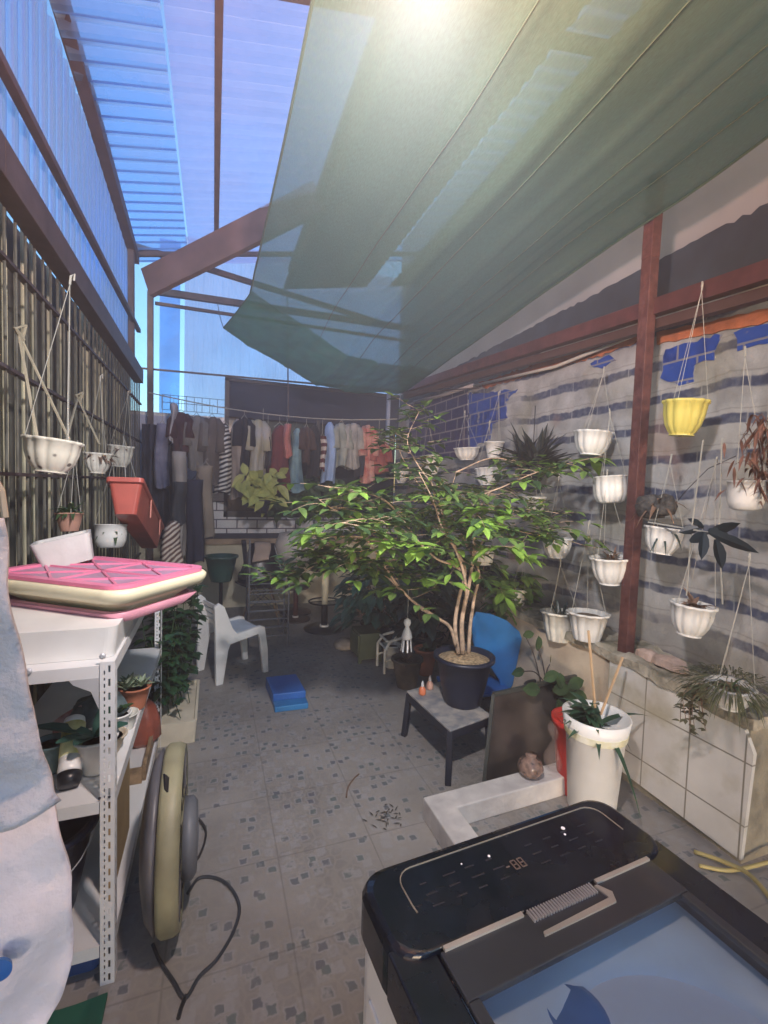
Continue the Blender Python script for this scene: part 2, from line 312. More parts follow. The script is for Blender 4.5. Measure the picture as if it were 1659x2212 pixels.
g=B(); g.box((.12,6.12,1.13),(2.4,6.2,2.84)); g.build('dark_opening',mat('dark_interior',(.012,.015,.02),.15),bw)  # dark sheet stands for the unlit interior behind the window
wf=B(); wf.box((.12,6.0,1.13),(.17,6.05,2.82)); wf.box((.12,6.0,1.13),(2.4,6.05,1.2)); wf.box((.12,6.0,2.79),(2.4,6.05,2.83)); wf.box((1.25,6.0,1.2),(1.29,6.04,2.4)); wf.build('window_frame',mat('dark_window_frame',(.04,.04,.045),.5),bw)
g=B(); g.box((.17,6.02,2.36),(2.4,6.04,2.79)); g.build('transom_panel',mat('smoked_transom',(.012,.022,.05),.75,var=.25,sc_=3),bw)
g=B(); g.box((-.9,6.0,2.30),(.12,6.15,2.34)); g.build('lintel',m_white,bw)
# ---- translucent corrugated panels, roof
def sheetmat(name,c,tlv,tpv,r=.35,per=0,axis=1,ph=0):
    M=bpy.data.materials.new(name); M.use_nodes=True; n=M.node_tree.nodes; L=M.node_tree.links; b=n['Principled BSDF']
    b.inputs['Base Color'].default_value=tuple(c)+(1,); b.inputs['Roughness'].default_value=r
    t=n.new('ShaderNodeBsdfTranslucent'); t.inputs[0].default_value=tuple(c)+(1,); p=n.new('ShaderNodeBsdfTransparent'); p.inputs[0].default_value=tuple(c)+(1,)
    tc=n.new('ShaderNodeTexCoord'); nz=n.new('ShaderNodeTexNoise'); nz.inputs['Scale'].default_value=2.2; nz.inputs['Detail'].default_value=5; L.new(tc.outputs['Object'],nz.inputs['Vector'])
    m1=n.new('ShaderNodeMixShader'); m1.inputs[0].default_value=tlv; L.new(b.outputs[0],m1.inputs[1]); L.new(t.outputs[0],m1.inputs[2])
    m2=n.new('ShaderNodeMixShader'); fac=MR(n,L,nz.outputs[0],.3,.7,tpv*.7,min(1,tpv*1.3))
    if per:
        sx=n.new('ShaderNodeSeparateXYZ'); L.new(tc.outputs['Object'],sx.inputs[0]); fr0=MA(n,L,'FRACT',MA(n,L,'DIVIDE',MA(n,L,'ADD',sx.outputs[axis],ph+20*per),per))
        rib_shade=MR(n,L,MA(n,L,'ABSOLUTE',MA(n,L,'SUBTRACT',fr0,.62)),.10,.26,.25,1.35); fac=MA(n,L,'MULTIPLY',fac,rib_shade)  # light and dark rib contrast painted into the sheet transparency
    L.new(fac,m2.inputs[0]); L.new(m1.outputs[0],m2.inputs[1]); L.new(p.outputs[0],m2.inputs[2]); L.new(m2.outputs[0],n['Material Output'].inputs[0]); return M
ms_clear=sheetmat('clear_blue_polycarbonate',(.56,.74,.98),.8,.55,per=.13,ph=-1.2+3)
ms_side=sheetmat('ribbed_blue_polycarbonate',(.56,.74,.98),.8,.55,per=.115,ph=.8+3)
ms_milk=sheetmat('milky_polycarbonate',(.84,.78,.99),.85,.5)
def corr(g,o,ur,ul,du,dv,nrm,pitch=.076,amp=.012,trap=True):
    # ridges run along dv; profile repeats along du
    o,du,dv,nrm=V(o),V(du).normalized(),V(dv).normalized(),V(nrm).normalized(); k=int(ur/pitch)
    prof=[]
    for i in range(k):
        for t,h in ((0,0),(.35,0),(.5,1),(.85,1)) if trap else [(j/8,.5+.5*math.sin(2*PI*j/8)) for j in range(8)]: prof.append((min(ur,(i+t)*pitch),h))
    vs=[];fs=[]
    for a,h in prof: 
        for b_ in (0,1): vs.append(o+du*a+nrm*amp*h+dv*ul*b_)
    for i in range(len(prof)-1): fs.append((i*2,i*2+2,i*2+3,i*2+1))
    g.add(vs,fs)
SL=.2
def rz_(x): return 3.70+SL*(x+.72)
rd=V((1,0,SL)).normalized(); rn=V((-SL,0,1)).normalized()
roof=thing('roof','corrugated sheet roof over the yard with blue translucent and opaque strips','roof',(0,3,3.7))
g=B(); corr(g,(-.72,1.2,rz_(-.72)),4.2,.47,(0,1,0),rd,rn,pitch=.13,amp=.028); g.build('clear_sheet',ms_clear,roof)
g=B(); corr(g,(-.245,1.2,rz_(-.245)-.004),4.2,1.05,(0,1,0),rd,rn,pitch=.13,amp=.012); g.build('milky_sheet',ms_milk,roof)
mo_=mat('brown_sheet_metal',(.16,.12,.09),.7,var=.2,sc_=2)
g=B(); corr(g,(.80,1.2,rz_(.80)),5.0,1.12,(0,1,0),rd,rn,pitch=.13,amp=.02)
corr(g,(2.22,1.2,rz_(2.22)),5.0,.4,(0,1,0),rd,rn,pitch=.13,amp=.02); g.build('opaque_sheet',mo_,roof)
g=B(); corr(g,(1.91,1.2,rz_(1.91)-.004),4.2,.32,(0,1,0),rd,rn,pitch=.13,amp=.02); g.build('skylight_sheet',ms_clear,roof)
g=B(); corr(g,(-.74,-1.2,rz_(-.72)),2.4,3.4,(0,1,0),rd,rn,pitch=.13,amp=.02); g.build('front_sheet',mo_,roof)
# side corrugated panel (left)
sp_=thing('side_panel','blue lit vertical corrugated plastic panel above the bamboo screen','panel',(-.75,3,2.7))
g=B(); corr(g,(-.76,-.8,2.72),5.9,.98,(0,1,0),(0,0,1),(1,0,0),pitch=.115,amp=.028); g.build('corrugated_sheet',ms_side,sp_)
# back panel
bp_=thing('back_panel','tall pale blue corrugated wall panel behind the green net','panel',(.8,6.2,2.3))
g=B(); corr(g,(-.35,6.25,2.2),2.9,2.3,(1,0,0),(0,0,1),(0,-1,0),pitch=.11,amp=.008); g.build('corrugated_sheet',sheetmat('pale_back_sheet',(.80,.80,.99),.85,.35),bp_)
g=B(); g.box((-.62,6.2,2.2),(-.4,6.24,4.4)); g.build('clear_strip',ms_clear,bp_)
# ---- steel frame
fr=thing('roof_frame','brown painted steel frame of beams and braces carrying the roof','frame',(0,3,3.7))
def beam(name,p,q,w,h=None,mt=m_brown,par=None): g=B(); g.bar(p,q,w,h); return g.build(name,mt,par or fr,bevel=.003)
beam('eaves_beam',at(125,-15,x=-.70),at(292,560,x=-.70),.07,.09)
beam('eaves_beam',(-.70,-1,3.60),at(125,-15,x=-.70),.07,.09)
beam('purlin',(0,1.3,rz_(0)-.04),(0,5.0,rz_(0)-.04),.04,.05)
beam('purlin',(.78,1.3,rz_(.78)-.04),(.78,5.4,rz_(.78)-.04),.04,.05)
beam('purlin',(1.55,1.3,rz_(1.55)-.04),(1.55,5.4,rz_(1.55)-.04),.04,.05)
beam('rafter',(-.70,2.33,rz_(-.7)-.04),(2.5,2.33,rz_(2.5)-.04),.06,.06)
beam('rafter',(-.70,4.95,rz_(-.7)-.07),(2.5,4.95,rz_(2.5)-.07),.035,.04)
beam('diagonal_brace',at(285,530,y=5.05),at(830,700,y=5.7),.05,.05)
beam('cross_beam',at(330,628,y=5.8),at(900,712,y=5.8),.06,.07)
beam('cross_beam',at(335,655,y=5.85),at(900,740,y=5.85),.03,.035)
beam('cross_beam',at(300,795,y=5.85),at(860,845,y=5.85),.02,.02)
beam('corner_post',(-.66,5.8,0),at(325,630,y=5.8),.06)
beam('corner_post',at(284,800,x=-.70),at(283,540,x=-.70),.05)
beam('lower_beam',at(-20,290,x=-.70)-V((0,0,.06)),at(300,800,x=-.70)-V((0,0,.06)),.08,.13)
beam('lower_beam',(-.70,-.8,2.62),at(-20,290,x=-.70)-V((0,0,.06)),.08,.13)
beam('side_brace',at(-20,95,x=-.68),at(300,715,x=-.68),.035,.035)
beam('hanging_rod',at(620,600,y=5.4),at(623,905,y=5.4),.014,.014)
beam('hanging_rod',at(1030+5,838,x=2.3),at(870,850,y=5.3),.012,.012)
beam('window_post',at(840,848,y=5.7),at(836,960,y=5.7),.05,.04,mat('grey_blue_paint',(.25,.30,.42),.5))
g=B(); g.bar(at(318,612,y=4.85),at(690,425,y=4.0),.06,.26); g.build('diagonal_fascia',mat('rust_brown_board',(.14,.085,.075),.8,var=.25,sc_=4),fr,bevel=.004)
# right red beam and post
rb=thing('red_beam','long red oxide beam running along the side wall top','beam',(2.2,3,2.6))
p,q=at(1720,566,x=2.2),at(868,843,x=2.2); d=(q-p)
g=B(); g.bar(p-V((0,0,.0)),q,.06,.085); g.build('beam',m_red,rb,bevel=.003)
g=B(); g.bar(p-V((-.05,0,.075)),q-V((-.05,0,.075)),.05,.05); g.build('lower_angle',mat('brown_angle',(.07,.035,.03),.6),rb)
po=thing('red_post','peeling red steel post standing on the low wall','post',(2.15,1.9,.66))
g=B(); g.bar((2.16,1.90,.655),at(1405,560,x=2.16),.06,.06); 
n,L,b=nodes(m_red)
g.bar(at(1405,560,x=2.16),at(1418,380,x=2.16),.062,.062); g.build('shaft',mat('peeling_red_paint',(.085,.028,.028),.6,var=.3,sc_=22,bump=.6,c2=(.12,.045,.04)),po,bevel=.003)
g=B(); g.box((2.10,1.85,.655),(2.22,1.95,.67)); g.build('base_plate',m_brown,po)
# white pipe
pi=B(); pi.tube([at(1720,588,x=2.34),at(1659,612,x=2.34),at(1385,718,x=2.34),at(1200,792,x=2.34),at(1020,834,x=2.34)],.012,8); tag(pi.build('curtain_rod',mat('white_conduit',(.62,.57,.48),.5),smooth=True),'thin white pipe sagging along the top of the side wall','pipe')
pi=B(); pi.tube([at(1022,832,x=2.33),at(950,856,x=2.33),at(895,868,x=2.33)],.018,8); tag(pi.build('pipe',mat('grey_conduit',(.36,.33,.33),.6),smooth=True),'short grey pipe under the red beam near the back corner','pipe')
# ---- bamboo / bar screen on left
gs=thing('security_grille','tall steel bar grille in front of the bamboo screen on the left','grille',(-.75,3,0))
g=B(); y=.9
while y<5.6: g.tube([(-.74,y,.0),(-.74,y,2.74)],.006,6); y+=.105
g.build('bars',mat('grey_green_bar',(.10,.10,.085),.5,var=.3,sc_=20),gs)
for z in (.75,1.15,1.55,1.95,2.35): g=B(); g.box((-.755,.3,z),(-.727,5.6,z+.014)); g.build('rail',m_brown,gs)
bs_=thing('bamboo_screen','weathered bamboo pole screen behind the grille bars','screen',(-.85,3,0))
mb=mat('bamboo',(.50,.47,.33),.7,var=.45,sc_=4,bump=.2)
g=B(); y=.2
while y<5.7:
    if R.random()<.62:
        r=R.uniform(.005,.011); x=-.86+R.uniform(-.02,.02); t=R.uniform(-.02,.02); g.tube([(x,y,.0),(x,y+t,2.76)],r,6)
    y+=R.uniform(.045,.085)
g.build('poles',mb,bs_)
g=B(); g.box((-1.0,-1.2,0),(-.93,6.1,2.78)); g.build('backing',mat('olive_backing_board',(.12,.12,.10),.9,var=.4,sc_=3),bs_)  # plain dull olive backing wall behind the poles
# ---- planter kerb
ke=thing('garden_kerb','low whitewashed L shaped kerb around the bucket corner','kerb',(1,1.9,0))
M=mat('whitewashed_concrete',(.60,.57,.56),.85,var=.22,sc_=10,bump=.4,c2=(.68,.65,.62))
kc=at(914,1722,z=.1); kx,ky=kc.x,kc.y
g=B(); g.poly([(kx,ky,0),(kx,1.1,0),(kx+.12,1.1,0),(kx+.12,ky-.11,0),(2.11,ky-.06,0),(2.11,ky+.06,0)][::-1],(0,0,.10)); g.build('kerb_blocks',M,ke,bevel=.006)
# ================================================================= NET
def netz(a,c):
    # a across (left->right), c along depth (near->far)
    yl=lerp(-.6,4.35,c); yr=lerp(-.6,5.1,c)
    xl=.22+.05*math.sin(c*3)-(.16*max(0,c-.88)/.12 if c>.88 else 0)
    zl=3.02-.13*max(0,(c-.8)/.2); zr=lerp(3.22,2.70,c)
    x=lerp(xl,2.10,a); y=lerp(yl,yr,a)
    s=4*a*(1-a)
    z=lerp(zl,zr,a)-.14*s*(1-.25*c)-(.10*s*max(0,(c-.75)/.25))
    z+=.010*math.sin(22*a+2*c)*(1-a*.2)+.012*noise.noise(V((a*7,c*11,2)))+.045*noise.noise(V((a*3,c*4,5)))+.006*noise.noise(V((a*26,c*9,8)))
    z+=-.014*max(0,math.cos(2*PI*a*6+c*2.2))**10
    return V((x,y,z))
M=bpy.data.materials.new('green_shade_net'); M.use_nodes=True; n=M.node_tree.nodes; L=M.node_tree.links; b=n['Principled BSDF']
b.inputs['Base Color'].default_value=(.09,.225,.165,1); b.inputs['Roughness'].default_value=.7
t=n.new('ShaderNodeBsdfTranslucent'); t.inputs[0].default_value=(.04,.36,.23,1); p=n.new('ShaderNodeBsdfTransparent')
m1=n.new('ShaderNodeMixShader'); m1.inputs[0].default_value=.5; L.new(b.outputs[0],m1.inputs[1]); L.new(t.outputs[0],m1.inputs[2])
tc=n.new('ShaderNodeTexCoord'); mp=n.new('ShaderNodeMapping'); mp.inputs['Scale'].default_value=(260,40,1); L.new(tc.outputs['Object'],mp.inputs[0]); nz=n.new('ShaderNodeTexNoise'); nz.inputs['Scale'].default_value=1; L.new(mp.outputs[0],nz.inputs['Vector'])
m2=n.new('ShaderNodeMixShader'); L.new(MR(n,L,nz.outputs[0],.35,.65,.10,.28),m2.inputs[0]); L.new(m1.outputs[0],m2.inputs[1]); L.new(p.outputs[0],m2.inputs[2]); L.new(m2.outputs[0],n['Material Output'].inputs[0])
net=thing('shade_net','large sagging green shade net stretched under the roof','net',(1.1,2.5,3))
g=B(); g.grid(netz,60,90); g.build('mesh_cloth',M,net,smooth=True)
g=B(); g.grid(lambda a,c:netz(a,.86+.14*c)-V((0,0,.012+.02*math.sin(PI*c)*(1-abs(2*a-1)))),50,8); g.build('doubled_hem',mat('dense_green_net',(.045,.25,.18),.75,var=.15,tl=.4,tp=.22),net,smooth=True)
g=B()
for a in (0,.31,.52,.72,.86,1): g.tube([netz(a,i/40)-V((0,0,.004)) for i in range(41)],.0028 if 0<a<1 else .006,5)
g.tube([netz(i/30,1) for i in range(31)],.005,5); g.build('hem_cord',mat('dark_green_cord',(.03,.09,.06),.8),net)
g=B(); c0=netz(0,1); g.tube(sag(c0,at(470,655,y=5.8),.03,6),.004,5); g.build('tie_cord',m_wire,net)
# lamp just above the picture
BL=V((.30,.60,2.45))
lp=thing('hanging_bulb','bare warm bulb hanging under the green net','lamp',tuple(BL))
g=B(); g.lathe([(.0,-.05),(.018,-.045),(.030,-.02),(.026,.005),(.014,.03),(.013,.045)],BL,16); g.build('bulb',mat('lit_bulb_glass',(1,.8,.5),.3,emit=12),lp,smooth=True)
g=B(); g.lathe([(.017,.045),(.019,.1),(.006,.115)],BL,16); g.tube([BL+V((0,0,.11)),BL+V((0,0,.56))],.003,6); g.build('socket',m_black,lp)
def light(name,loc,e,col,r=.05,kind='POINT',par=None):
    l=bpy.data.lights.new(name,kind); l.energy=e; l.color=col; l.shadow_soft_size=r
    o=bpy.data.objects.new(name,l); COL.objects.link(o); o.location=loc; return o
light('bulb_light',BL+V((0,-.0,-.08)),7.5,(1,.50,.27),.05)
sp1=light('net_fill_spot',BL+V((0,.12,-.02)),46,(1,.44,.36),.06,'SPOT'); sp1.data.spot_size=math.radians(150); sp1.data.spot_blend=1; sp1.rotation_euler=V((-.25,-.75,-1)).to_track_quat('Z','Y').to_euler()  # added pinkish spot, brightens the net and cancels its green
sp0=light('flash_fill_spot',BL+V((0,.06,-.08)),34,(.92,.95,1),.06,'SPOT'); sp0.data.spot_size=math.radians(140); sp0.data.spot_blend=.9; sp0.rotation_euler=V((-.22,-1,.30)).to_track_quat('Z','Y').to_euler()  # added cool forward spot, stands for frontal flash light
g=B(); g.lathe([(.02,.10),(.05,.085),(.085,.03),(.09,.0),(.082,.0),(.078,.03),(.045,.078),(.02,.09)],BL+V((0,-.02,.0)),24,M=Matrix.Rotation(math.radians(40),4,'X'),closed=True); g.build('shade',mat('enamel_shade',(.5,.5,.48),.4),lp,smooth=True)
# ================================================================= WASHING MACHINE
WR=math.radians(4); WL=at(772,1891,z=.88); wdx=V((math.cos(WR),math.sin(WR),0)); wdy=V((-math.sin(WR),math.cos(WR),0))
wm=thing('washing_machine','white top loading washing machine with glossy navy top and glass lid','washing machine',(WL.x,WL.y,0),rz=WR)
def rrect(x0,x1,y0,y1,r,z,n=6):
    out=[]
    for cx,cy,a0 in ((x1-r,y1-r,0),(x0+r,y1-r,90),(x0+r,y0+r,180),(x1-r,y0+r,270)):
        for k in range(n+1):
            t=math.radians(a0+90*k/n); out.append(V((cx+r*math.cos(t),cy+r*math.sin(t),z)))
    return out
def loft(g,rings,cap=True):
    vs=[p for r in rings for p in r]; n=len(rings[0]); fs=[]
    for i in range(len(rings)-1):
        for k in range(n): fs.append((i*n+k,i*n+(k+1)%n,(i+1)*n+(k+1)%n,(i+1)*n+k))
    if cap: fs+=[tuple(range(n))[::-1],tuple((len(rings)-1)*n+k for k in range(n))]
    g.add(vs,fs)
m_navy=mat('glossy_navy_plastic',(.006,.010,.022),.22,var=.3,sc_=30,coat=.3)
WW,WD=.575,.60
g=B(); loft(g,[rrect(0,WW,-WD,0,.055,z) for z in (.03,.82)])
for k in range(4): g.box((-.004,-WD+.05,.30+k*.13),(.002,-.07,.31+k*.13+.03))
g.build('cabinet',mat('white_enamel',(.70,.72,.78),.3,var=.03),wm,local=True,smooth=False,bevel=.003)
for fx,fy in ((.06,-.06),(.5,-.06),(.06,-.54),(.5,-.54)): B().lathe([(.02,0),(.02,.03)],(fx,fy,0),10).build('foot',m_black,wm,local=True)
n,L,b=nodes(m_navy); tc=n.new('ShaderNodeTexCoord'); nz=n.new('ShaderNodeTexNoise'); nz.inputs['Scale'].default_value=9; nz.inputs['Detail'].default_value=9; L.new(tc.outputs['Object'],nz.inputs['Vector']); L.new(MR(n,L,nz.outputs[0],.4,.65,.14,.38),b.inputs['Roughness'])
# top rim as a frame: control panel strip + side strips
y1=-.165 # back of lid opening
g=B(); loft(g,[rrect(-.004,WW+.004,y1,.004,.05,z) if 0 else rrect(-.004+e,WW+.004-e,y1,.004-e,.045,z) for z,e in ((.80,0),(.865,0),(.877,.004),(.882,.014))])
for a_,b_ in ((-.004,.062),(WW-.06,WW+.004)): g.box((a_,-WD,.80),(b_,y1+.03,.874))
g.box((.062,-WD,.80),(WW-.06,-WD+.04,.874)); g.build('top_frame',m_navy,wm,local=True,bevel=.006)
g=B(); ol=rrect(.06,WW-.045,-.125,-.022,.03,.8825,5); g.tube(ol[:14]+[V((.06,-.09,.8825))],.0013,4); g.tube([V((WW-.045,-.10,.8825)),ol[0]],.0013,4); g.build('panel_outline',mat('silver_trim',(.55,.55,.5),.3,m=.6),wm,local=True)
def seg7(g,x,y,z,w,h,t,on='abcdef'):
    S={'a':((0,h),(w,h)),'b':((w,h/2),(w,h)),'c':((w,0),(w,h/2)),'d':((0,0),(w,0)),'e':((0,0),(0,h/2)),'f':((0,h/2),(0,h)),'g':((0,h/2),(w,h/2))}
    for k in on:
        (a,b_),(c,d)=S[k]; g.bar((x+a,y+b_,z),(x+c,y+d,z),t,.001)
g=B(); seg7(g,.262,-.093,.883,.008,0,.002,'a') if 0 else g.bar((.250,-.087,.883),(.257,-.087,.883),.002,.001)
seg7(g,.264,-.097,.883,.009,.018,.0022,'abcdefg'); seg7(g,.279,-.097,.883,.009,.018,.0022,'abcdefg'); g.build('display_digits',mat('display_digits',(.17,.14,.13),.5),wm,local=True)
m_ind=mat('indicator_lamp',(.7,.7,.75),.4,emit=.08)
for x,y,q in ((.237,-.054,.0025),(.41,-.066,.0022),(.419,-.052,.004),(.18,-.05,.0014)): B().lathe([(q,0),(q,.001)],(x,y,.8822),8).build('indicator_light',m_ind,wm,local=True)
m_prt=mat('faint_grey_print',(.03,.035,.05),.5)
for i in range(9):
    x=.09+i*.045; g=B()
    if .24<x<.31: continue
    for j in range(3): 
        g.box((x,-.105+j*.022,.8822),(x+R.uniform(.012,.026),-.1025+j*.022,.8828))
    g.build('panel_print',m_prt,wm,local=True)
# lid
g=B(); g.box((.064,y1-.075,.868),(WW-.062,y1-.004,.880)); g.box((.064,-WD+.042,.868),(.082,y1-.075,.879)); g.box((WW-.080,-WD+.042,.868),(WW-.062,y1-.075,.879)); g.build('lid_frame',mat('dark_grey_gloss',(.035,.042,.055),.25,coat=.3),wm,local=True,bevel=.002)
m_sat=mat('satin_silver',(.6,.6,.58),.3,m=.5); B().box((.070,y1-.008,.879),(.215,y1-.001,.884)).build('lid_trim',m_sat,wm,local=True); B().box((.375,y1-.008,.879),(WW-.066,y1-.001,.884)).build('lid_trim',m_sat,wm,local=True)
hd=B(); hd.box((.222,y1-.045,.875),(.368,y1-.002,.8795)); hdo=hd.build('handle',mat('dark_handle_recess',(.02,.022,.03),.4),wm,local=True)
g=B()
for k in range(25): g.box((.224+k*.0056,y1-.022,.879),(.2265+k*.0056,y1-.003,.8845))
g.build('handle_ribs',mat('silver_rib',(.55,.57,.62),.3,m=.5),hdo,local=True)
g=B(); g.poly([(.222,y1-.046,.880),(.375,y1-.046,.880),(.385,y1-.03,.880),(.372,y1-.010,.880),(.366,y1-.010,.880),(.370,y1-.036,.880),(.225,y1-.040,.880)],(0,0,.003)); g.build('handle_edge',mat('silver_edge',(.5,.5,.48),.3,m=.5),hdo,local=True)
M=bpy.data.materials.new('tinted_lid_glass'); M.use_nodes=True; n=M.node_tree.nodes; L=M.node_tree.links; b=n['Principled BSDF']; b.inputs['Base Color'].default_value=(.16,.19,.23,1); b.inputs['Roughness'].default_value=.12
p=n.new('ShaderNodeBsdfTransparent'); p.inputs[0].default_value=(.78,.87,.95,1); mx=n.new('ShaderNodeMixShader'); mx.inputs[0].default_value=.88; L.new(b.outputs[0],mx.inputs[1]); L.new(p.outputs[0],mx.inputs[2]); L.new(mx.outputs[0],n['Material Output'].inputs[0])
g=B(); g.box((.082,-WD+.045,.872),(WW-.080,y1-.075,.876)); g.build('lid_glass',M,wm,local=True)
# tub ring and drum below the glass
cx_,cy_=.2875,-.44
g=B(); vs=[];fs=[]; N=48
for k in range(N):
    t=2*PI*k/N; c,s_=math.cos(t),math.sin(t); q=max(abs(c),abs(s_))
    vs+=[V((cx_+.235*c/q,max(-WD+.03,cy_+.235*s_/q),.84)),V((cx_+.195*c,cy_+.195*s_,.835)),V((cx_+.175*c,cy_+.175*s_,.80)),V((cx_+.18*c,cy_+.18*s_,.60))]
for k in range(N):
    j=(k+1)%N
    for i in range(3): fs.append((k*4+i,j*4+i,j*4+i+1,k*4+i+1))
g.add(vs,fs); g.build('tub_ring',mat('pale_grey_tub',(.74,.77,.79),.3,var=.08),wm,local=True,smooth=True)
g=B(); g.lathe([(.18,.60),(.06,.59),(.04,.64),(.02,.65)],(cx_,cy_,0),24); g.build('drum',mat('drum_dark_steel',(.10,.13,.17),.35,m=.6),wm,local=True,smooth=True)
for zz_,rr_ in ((.828,.205),(.79,.178),(.74,.180)): g=B(); g.lathe([(rr_-.004,zz_),(rr_,zz_+.004),(rr_+.004,zz_),(rr_,zz_-.004)],(cx_,cy_,0),48,closed=True); g.build('tub_ridge',mat('ridge_grey',(.30,.36,.42),.35),wm,local=True,smooth=True)
g=B(); g.lathe([(.05,.66),(.055,.80),(.05,.828),(.035,.836),(.001,.83)],(.215,-.275,0),28); g.build('softener_cup',mat('blue_cup',(.05,.17,.42),.4),wm,local=True,smooth=True)
# ================================================================= HANGING POTS
def potprof(r,h,kind):
    if kind=='bowl': o=[(.50,0),(.53,.04),(.62,.10),(.80,.30),(.92,.60),(.97,.90),(1.05,.93),(1.05,1.0)]
    elif kind=='round': o=[(.55,0),(.80,.06),(.97,.30),(1.0,.60),(.97,.95),(1.03,.96),(1.03,1.0)]
    else: o=[(.62,0),(.64,.03),(.80,.45),(.95,.92),(1.06,.93),(1.06,1.0)]
    i=[(a*.93,max(.05,b)) for a,b in reversed(o[1:])]
    i=[(i[0][0]*.94,1.0)]+[(i[1][0]*.92,.85),(o[3][0]*.7,.8),(.02,.8)]
    return [(a*r,b*h-h) for a,b in o+i]
sprig_kinds={}
def sprigs(g,c,n_,L,W,spread,up=1.,droop=.5,shape=None):
    for i in range(n_):
        t=R.uniform(0,2*PI); k=R.uniform(.3,1); d=V((math.cos(t)*spread*k,math.sin(t)*spread*k,up*R.uniform(.5,1)))
        g.leaf(V(c)+V((R.uniform(-1,1),R.uniform(-1,1),0))*L*.15,d,L*R.uniform(.6,1.15),W*R.uniform(.7,1.2),droop=droop*R.uniform(.4,1.4),shape=shape,fold=.3)
def stemleaves(g,gs,p0,p1,bend,n_,LL,LW,r=.003,pair=True):
    p0,p1=V(p0),V(p1); mid=(p0+p1)/2+V(bend); pts=crv([p0,mid,p1],5); gs.tube(pts,r,5)
    for i in range(n_):
        t=.25+.75*i/max(1,n_-1); q=pts[min(len(pts)-1,int(t*(len(pts)-1)))]
        for s_ in ((-1,1) if pair else (R.choice((-1,1)),)):
            a=R.uniform(0,2*PI); d=V((math.cos(a),math.sin(a),R.uniform(-.2,.6))); g.leaf(q,d,LL*R.uniform(.7,1.1),LW*R.uniform(.8,1.2),droop=.3)
def pot(u,v,wpx,hpx,label,x=2.15,y=None,kind='bowl',mt=m_potw,tilt=(0,0),plant=None,hang=None,group='white pots hanging in front of the side wall',flute=.05,hook=True,name='hanging_pot',strings=3,stl=None):
    # u,v = centre of rim front in the photo; wpx,hpx its width and height
    if u>1380: wpx*=.88; hpx*=.95
    c=at(u,v-hpx/2,x=x) if y is None else at(u,v-hpx/2,y=y)
    r=px(wpx,c)/2/1.05; h=px(hpx,c)
    t=thing(name,label,'flower pot',tuple(c),group,rx=tilt[0]+R.uniform(-.09,.09),ry=tilt[1]+R.uniform(-.09,.09),rz=R.uniform(0,1))
    g=B(); g.lathe(potprof(r,h,kind),(0,0,0),80,flute=flute*1.7,fn=12,cap=True); g.build('pot_body',mt,t,local=True,smooth=True)
    if kind=='bowl':
        g=B(); g.lathe([(r*.52,-h*1.0),(r*.60,-h*.99),(r*.60,-h*.955),(r*.52,-h*.95)],(0,0,-h*.02),24); g.build('pot_foot',mt,t,local=True)
    if hook:
        H=stl or R.uniform(.28,.4); top=V((R.uniform(-.02,.02),R.uniform(-.03,.03),H)); g=B()
        for k in range(strings):
            a=2*PI*k/strings+.5; g.tube([V((r*math.cos(a),r*math.sin(a),-.005)),top],.0014,4)
        g.tube([top,top+V((0,0,.03)),top+V((.012,0,.045)),top+V((.012,0,.02))],.004,5); g.build('strings',m_string,t,local=True)
    if plant:
        mtp,n_,L_,W_,sp,up,dr=plant; g=B(); sprigs(g,(0,0,-h*.15),n_,L_,W_,sp,up,dr); g.build('foliage',mtp,t,local=True)
    g=B(); g.lathe([(.002,0),(r*.6,.004),(r*.82,-.004)],(0,0,-h*.14),20); g.build('soil',m_soil,t,local=True)
    return t,c,r,h
m_yel=mat('yellow_plastic',(.60,.52,.13),.35,var=.05)
pot(1482,903,96,78,'yellow fluted hanging pot, highest one right of the red post',x=2.1,mt=m_yel,stl=.5)
pot(1283,958,78,50,'empty white fluted pot tilted forward, between the dark bromeliad and the red post',x=2.2,tilt=(.12,.0))
pot(1612,1070,82,68,'smooth round white pot hanging at the right edge beside the brown orchid roots',x=2.05,kind='round',flute=0,stl=.5)
pot(1317,1058,66,58,'cracked white pot with dead orchid stems just left of the orchid log on the post',x=2.15,kind='round',plant=(m_leafdry,14,.10,.02,1,.6,.7))
pot(1436,1168,84,60,'white pot with drooping spider sprigs just right of the red post below the orchid log',x=2.1,plant=(m_leafblk,12,.12,.014,1.3,.3,1.0))
pot(1203,1183,62,42,'small creamy white pot under the right tip of the tree crown',x=2.2,plant=(m_leafm,14,.09,.03,1,.6,.6))
pot(1318,1232,80,58,'white pot with dry sprigs left of the red post at trunk height',x=2.12,plant=(m_leafdry,26,.13,.012,1,.9,.5),stl=.45)
pot(1498,1338,96,72,'large white fluted pot with a reddish succulent, lowest in the middle right',x=2.05,plant=(m_leafdry,22,.12,.025,.9,.8,.6),stl=.62)
pot(1211,1352,78,62,'greyish white pot touching its twin, the left of the two low pots over the plaster',x=2.12,plant=(m_leafblk,10,.16,.02,.5,1,.4),kind='tub',mt=m_whited)
pot(1271,1352,82,60,'white pot touching its twin, the right of the two low pots over the plaster',x=2.10,kind='tub',stl=.5)
pot(1068,972,44,36,'white pot hanging before the bright blue tiles beside the bromeliad',x=2.25,kind='tub',flute=0)
pot(1008,980,54,26,'shallow white bowl hanging before the navy tiles',x=2.25)
pot(1052,1030,50,36,'white pot half hidden by the top leaves of the tree, under the shallow bowl',x=2.2,plant=(m_leafm,8,.08,.03,1,.6,.5))
pot(1155,1092,46,38,'white pot with one curled leaf behind the right side of the tree crown',x=2.2,plant=(m_leafblk,5,.10,.02,1,.6,1))
pot(1045,1200,50,40,'dull white pot behind the fork of the tree trunk',x=2.2,mt=m_whited,kind='tub')
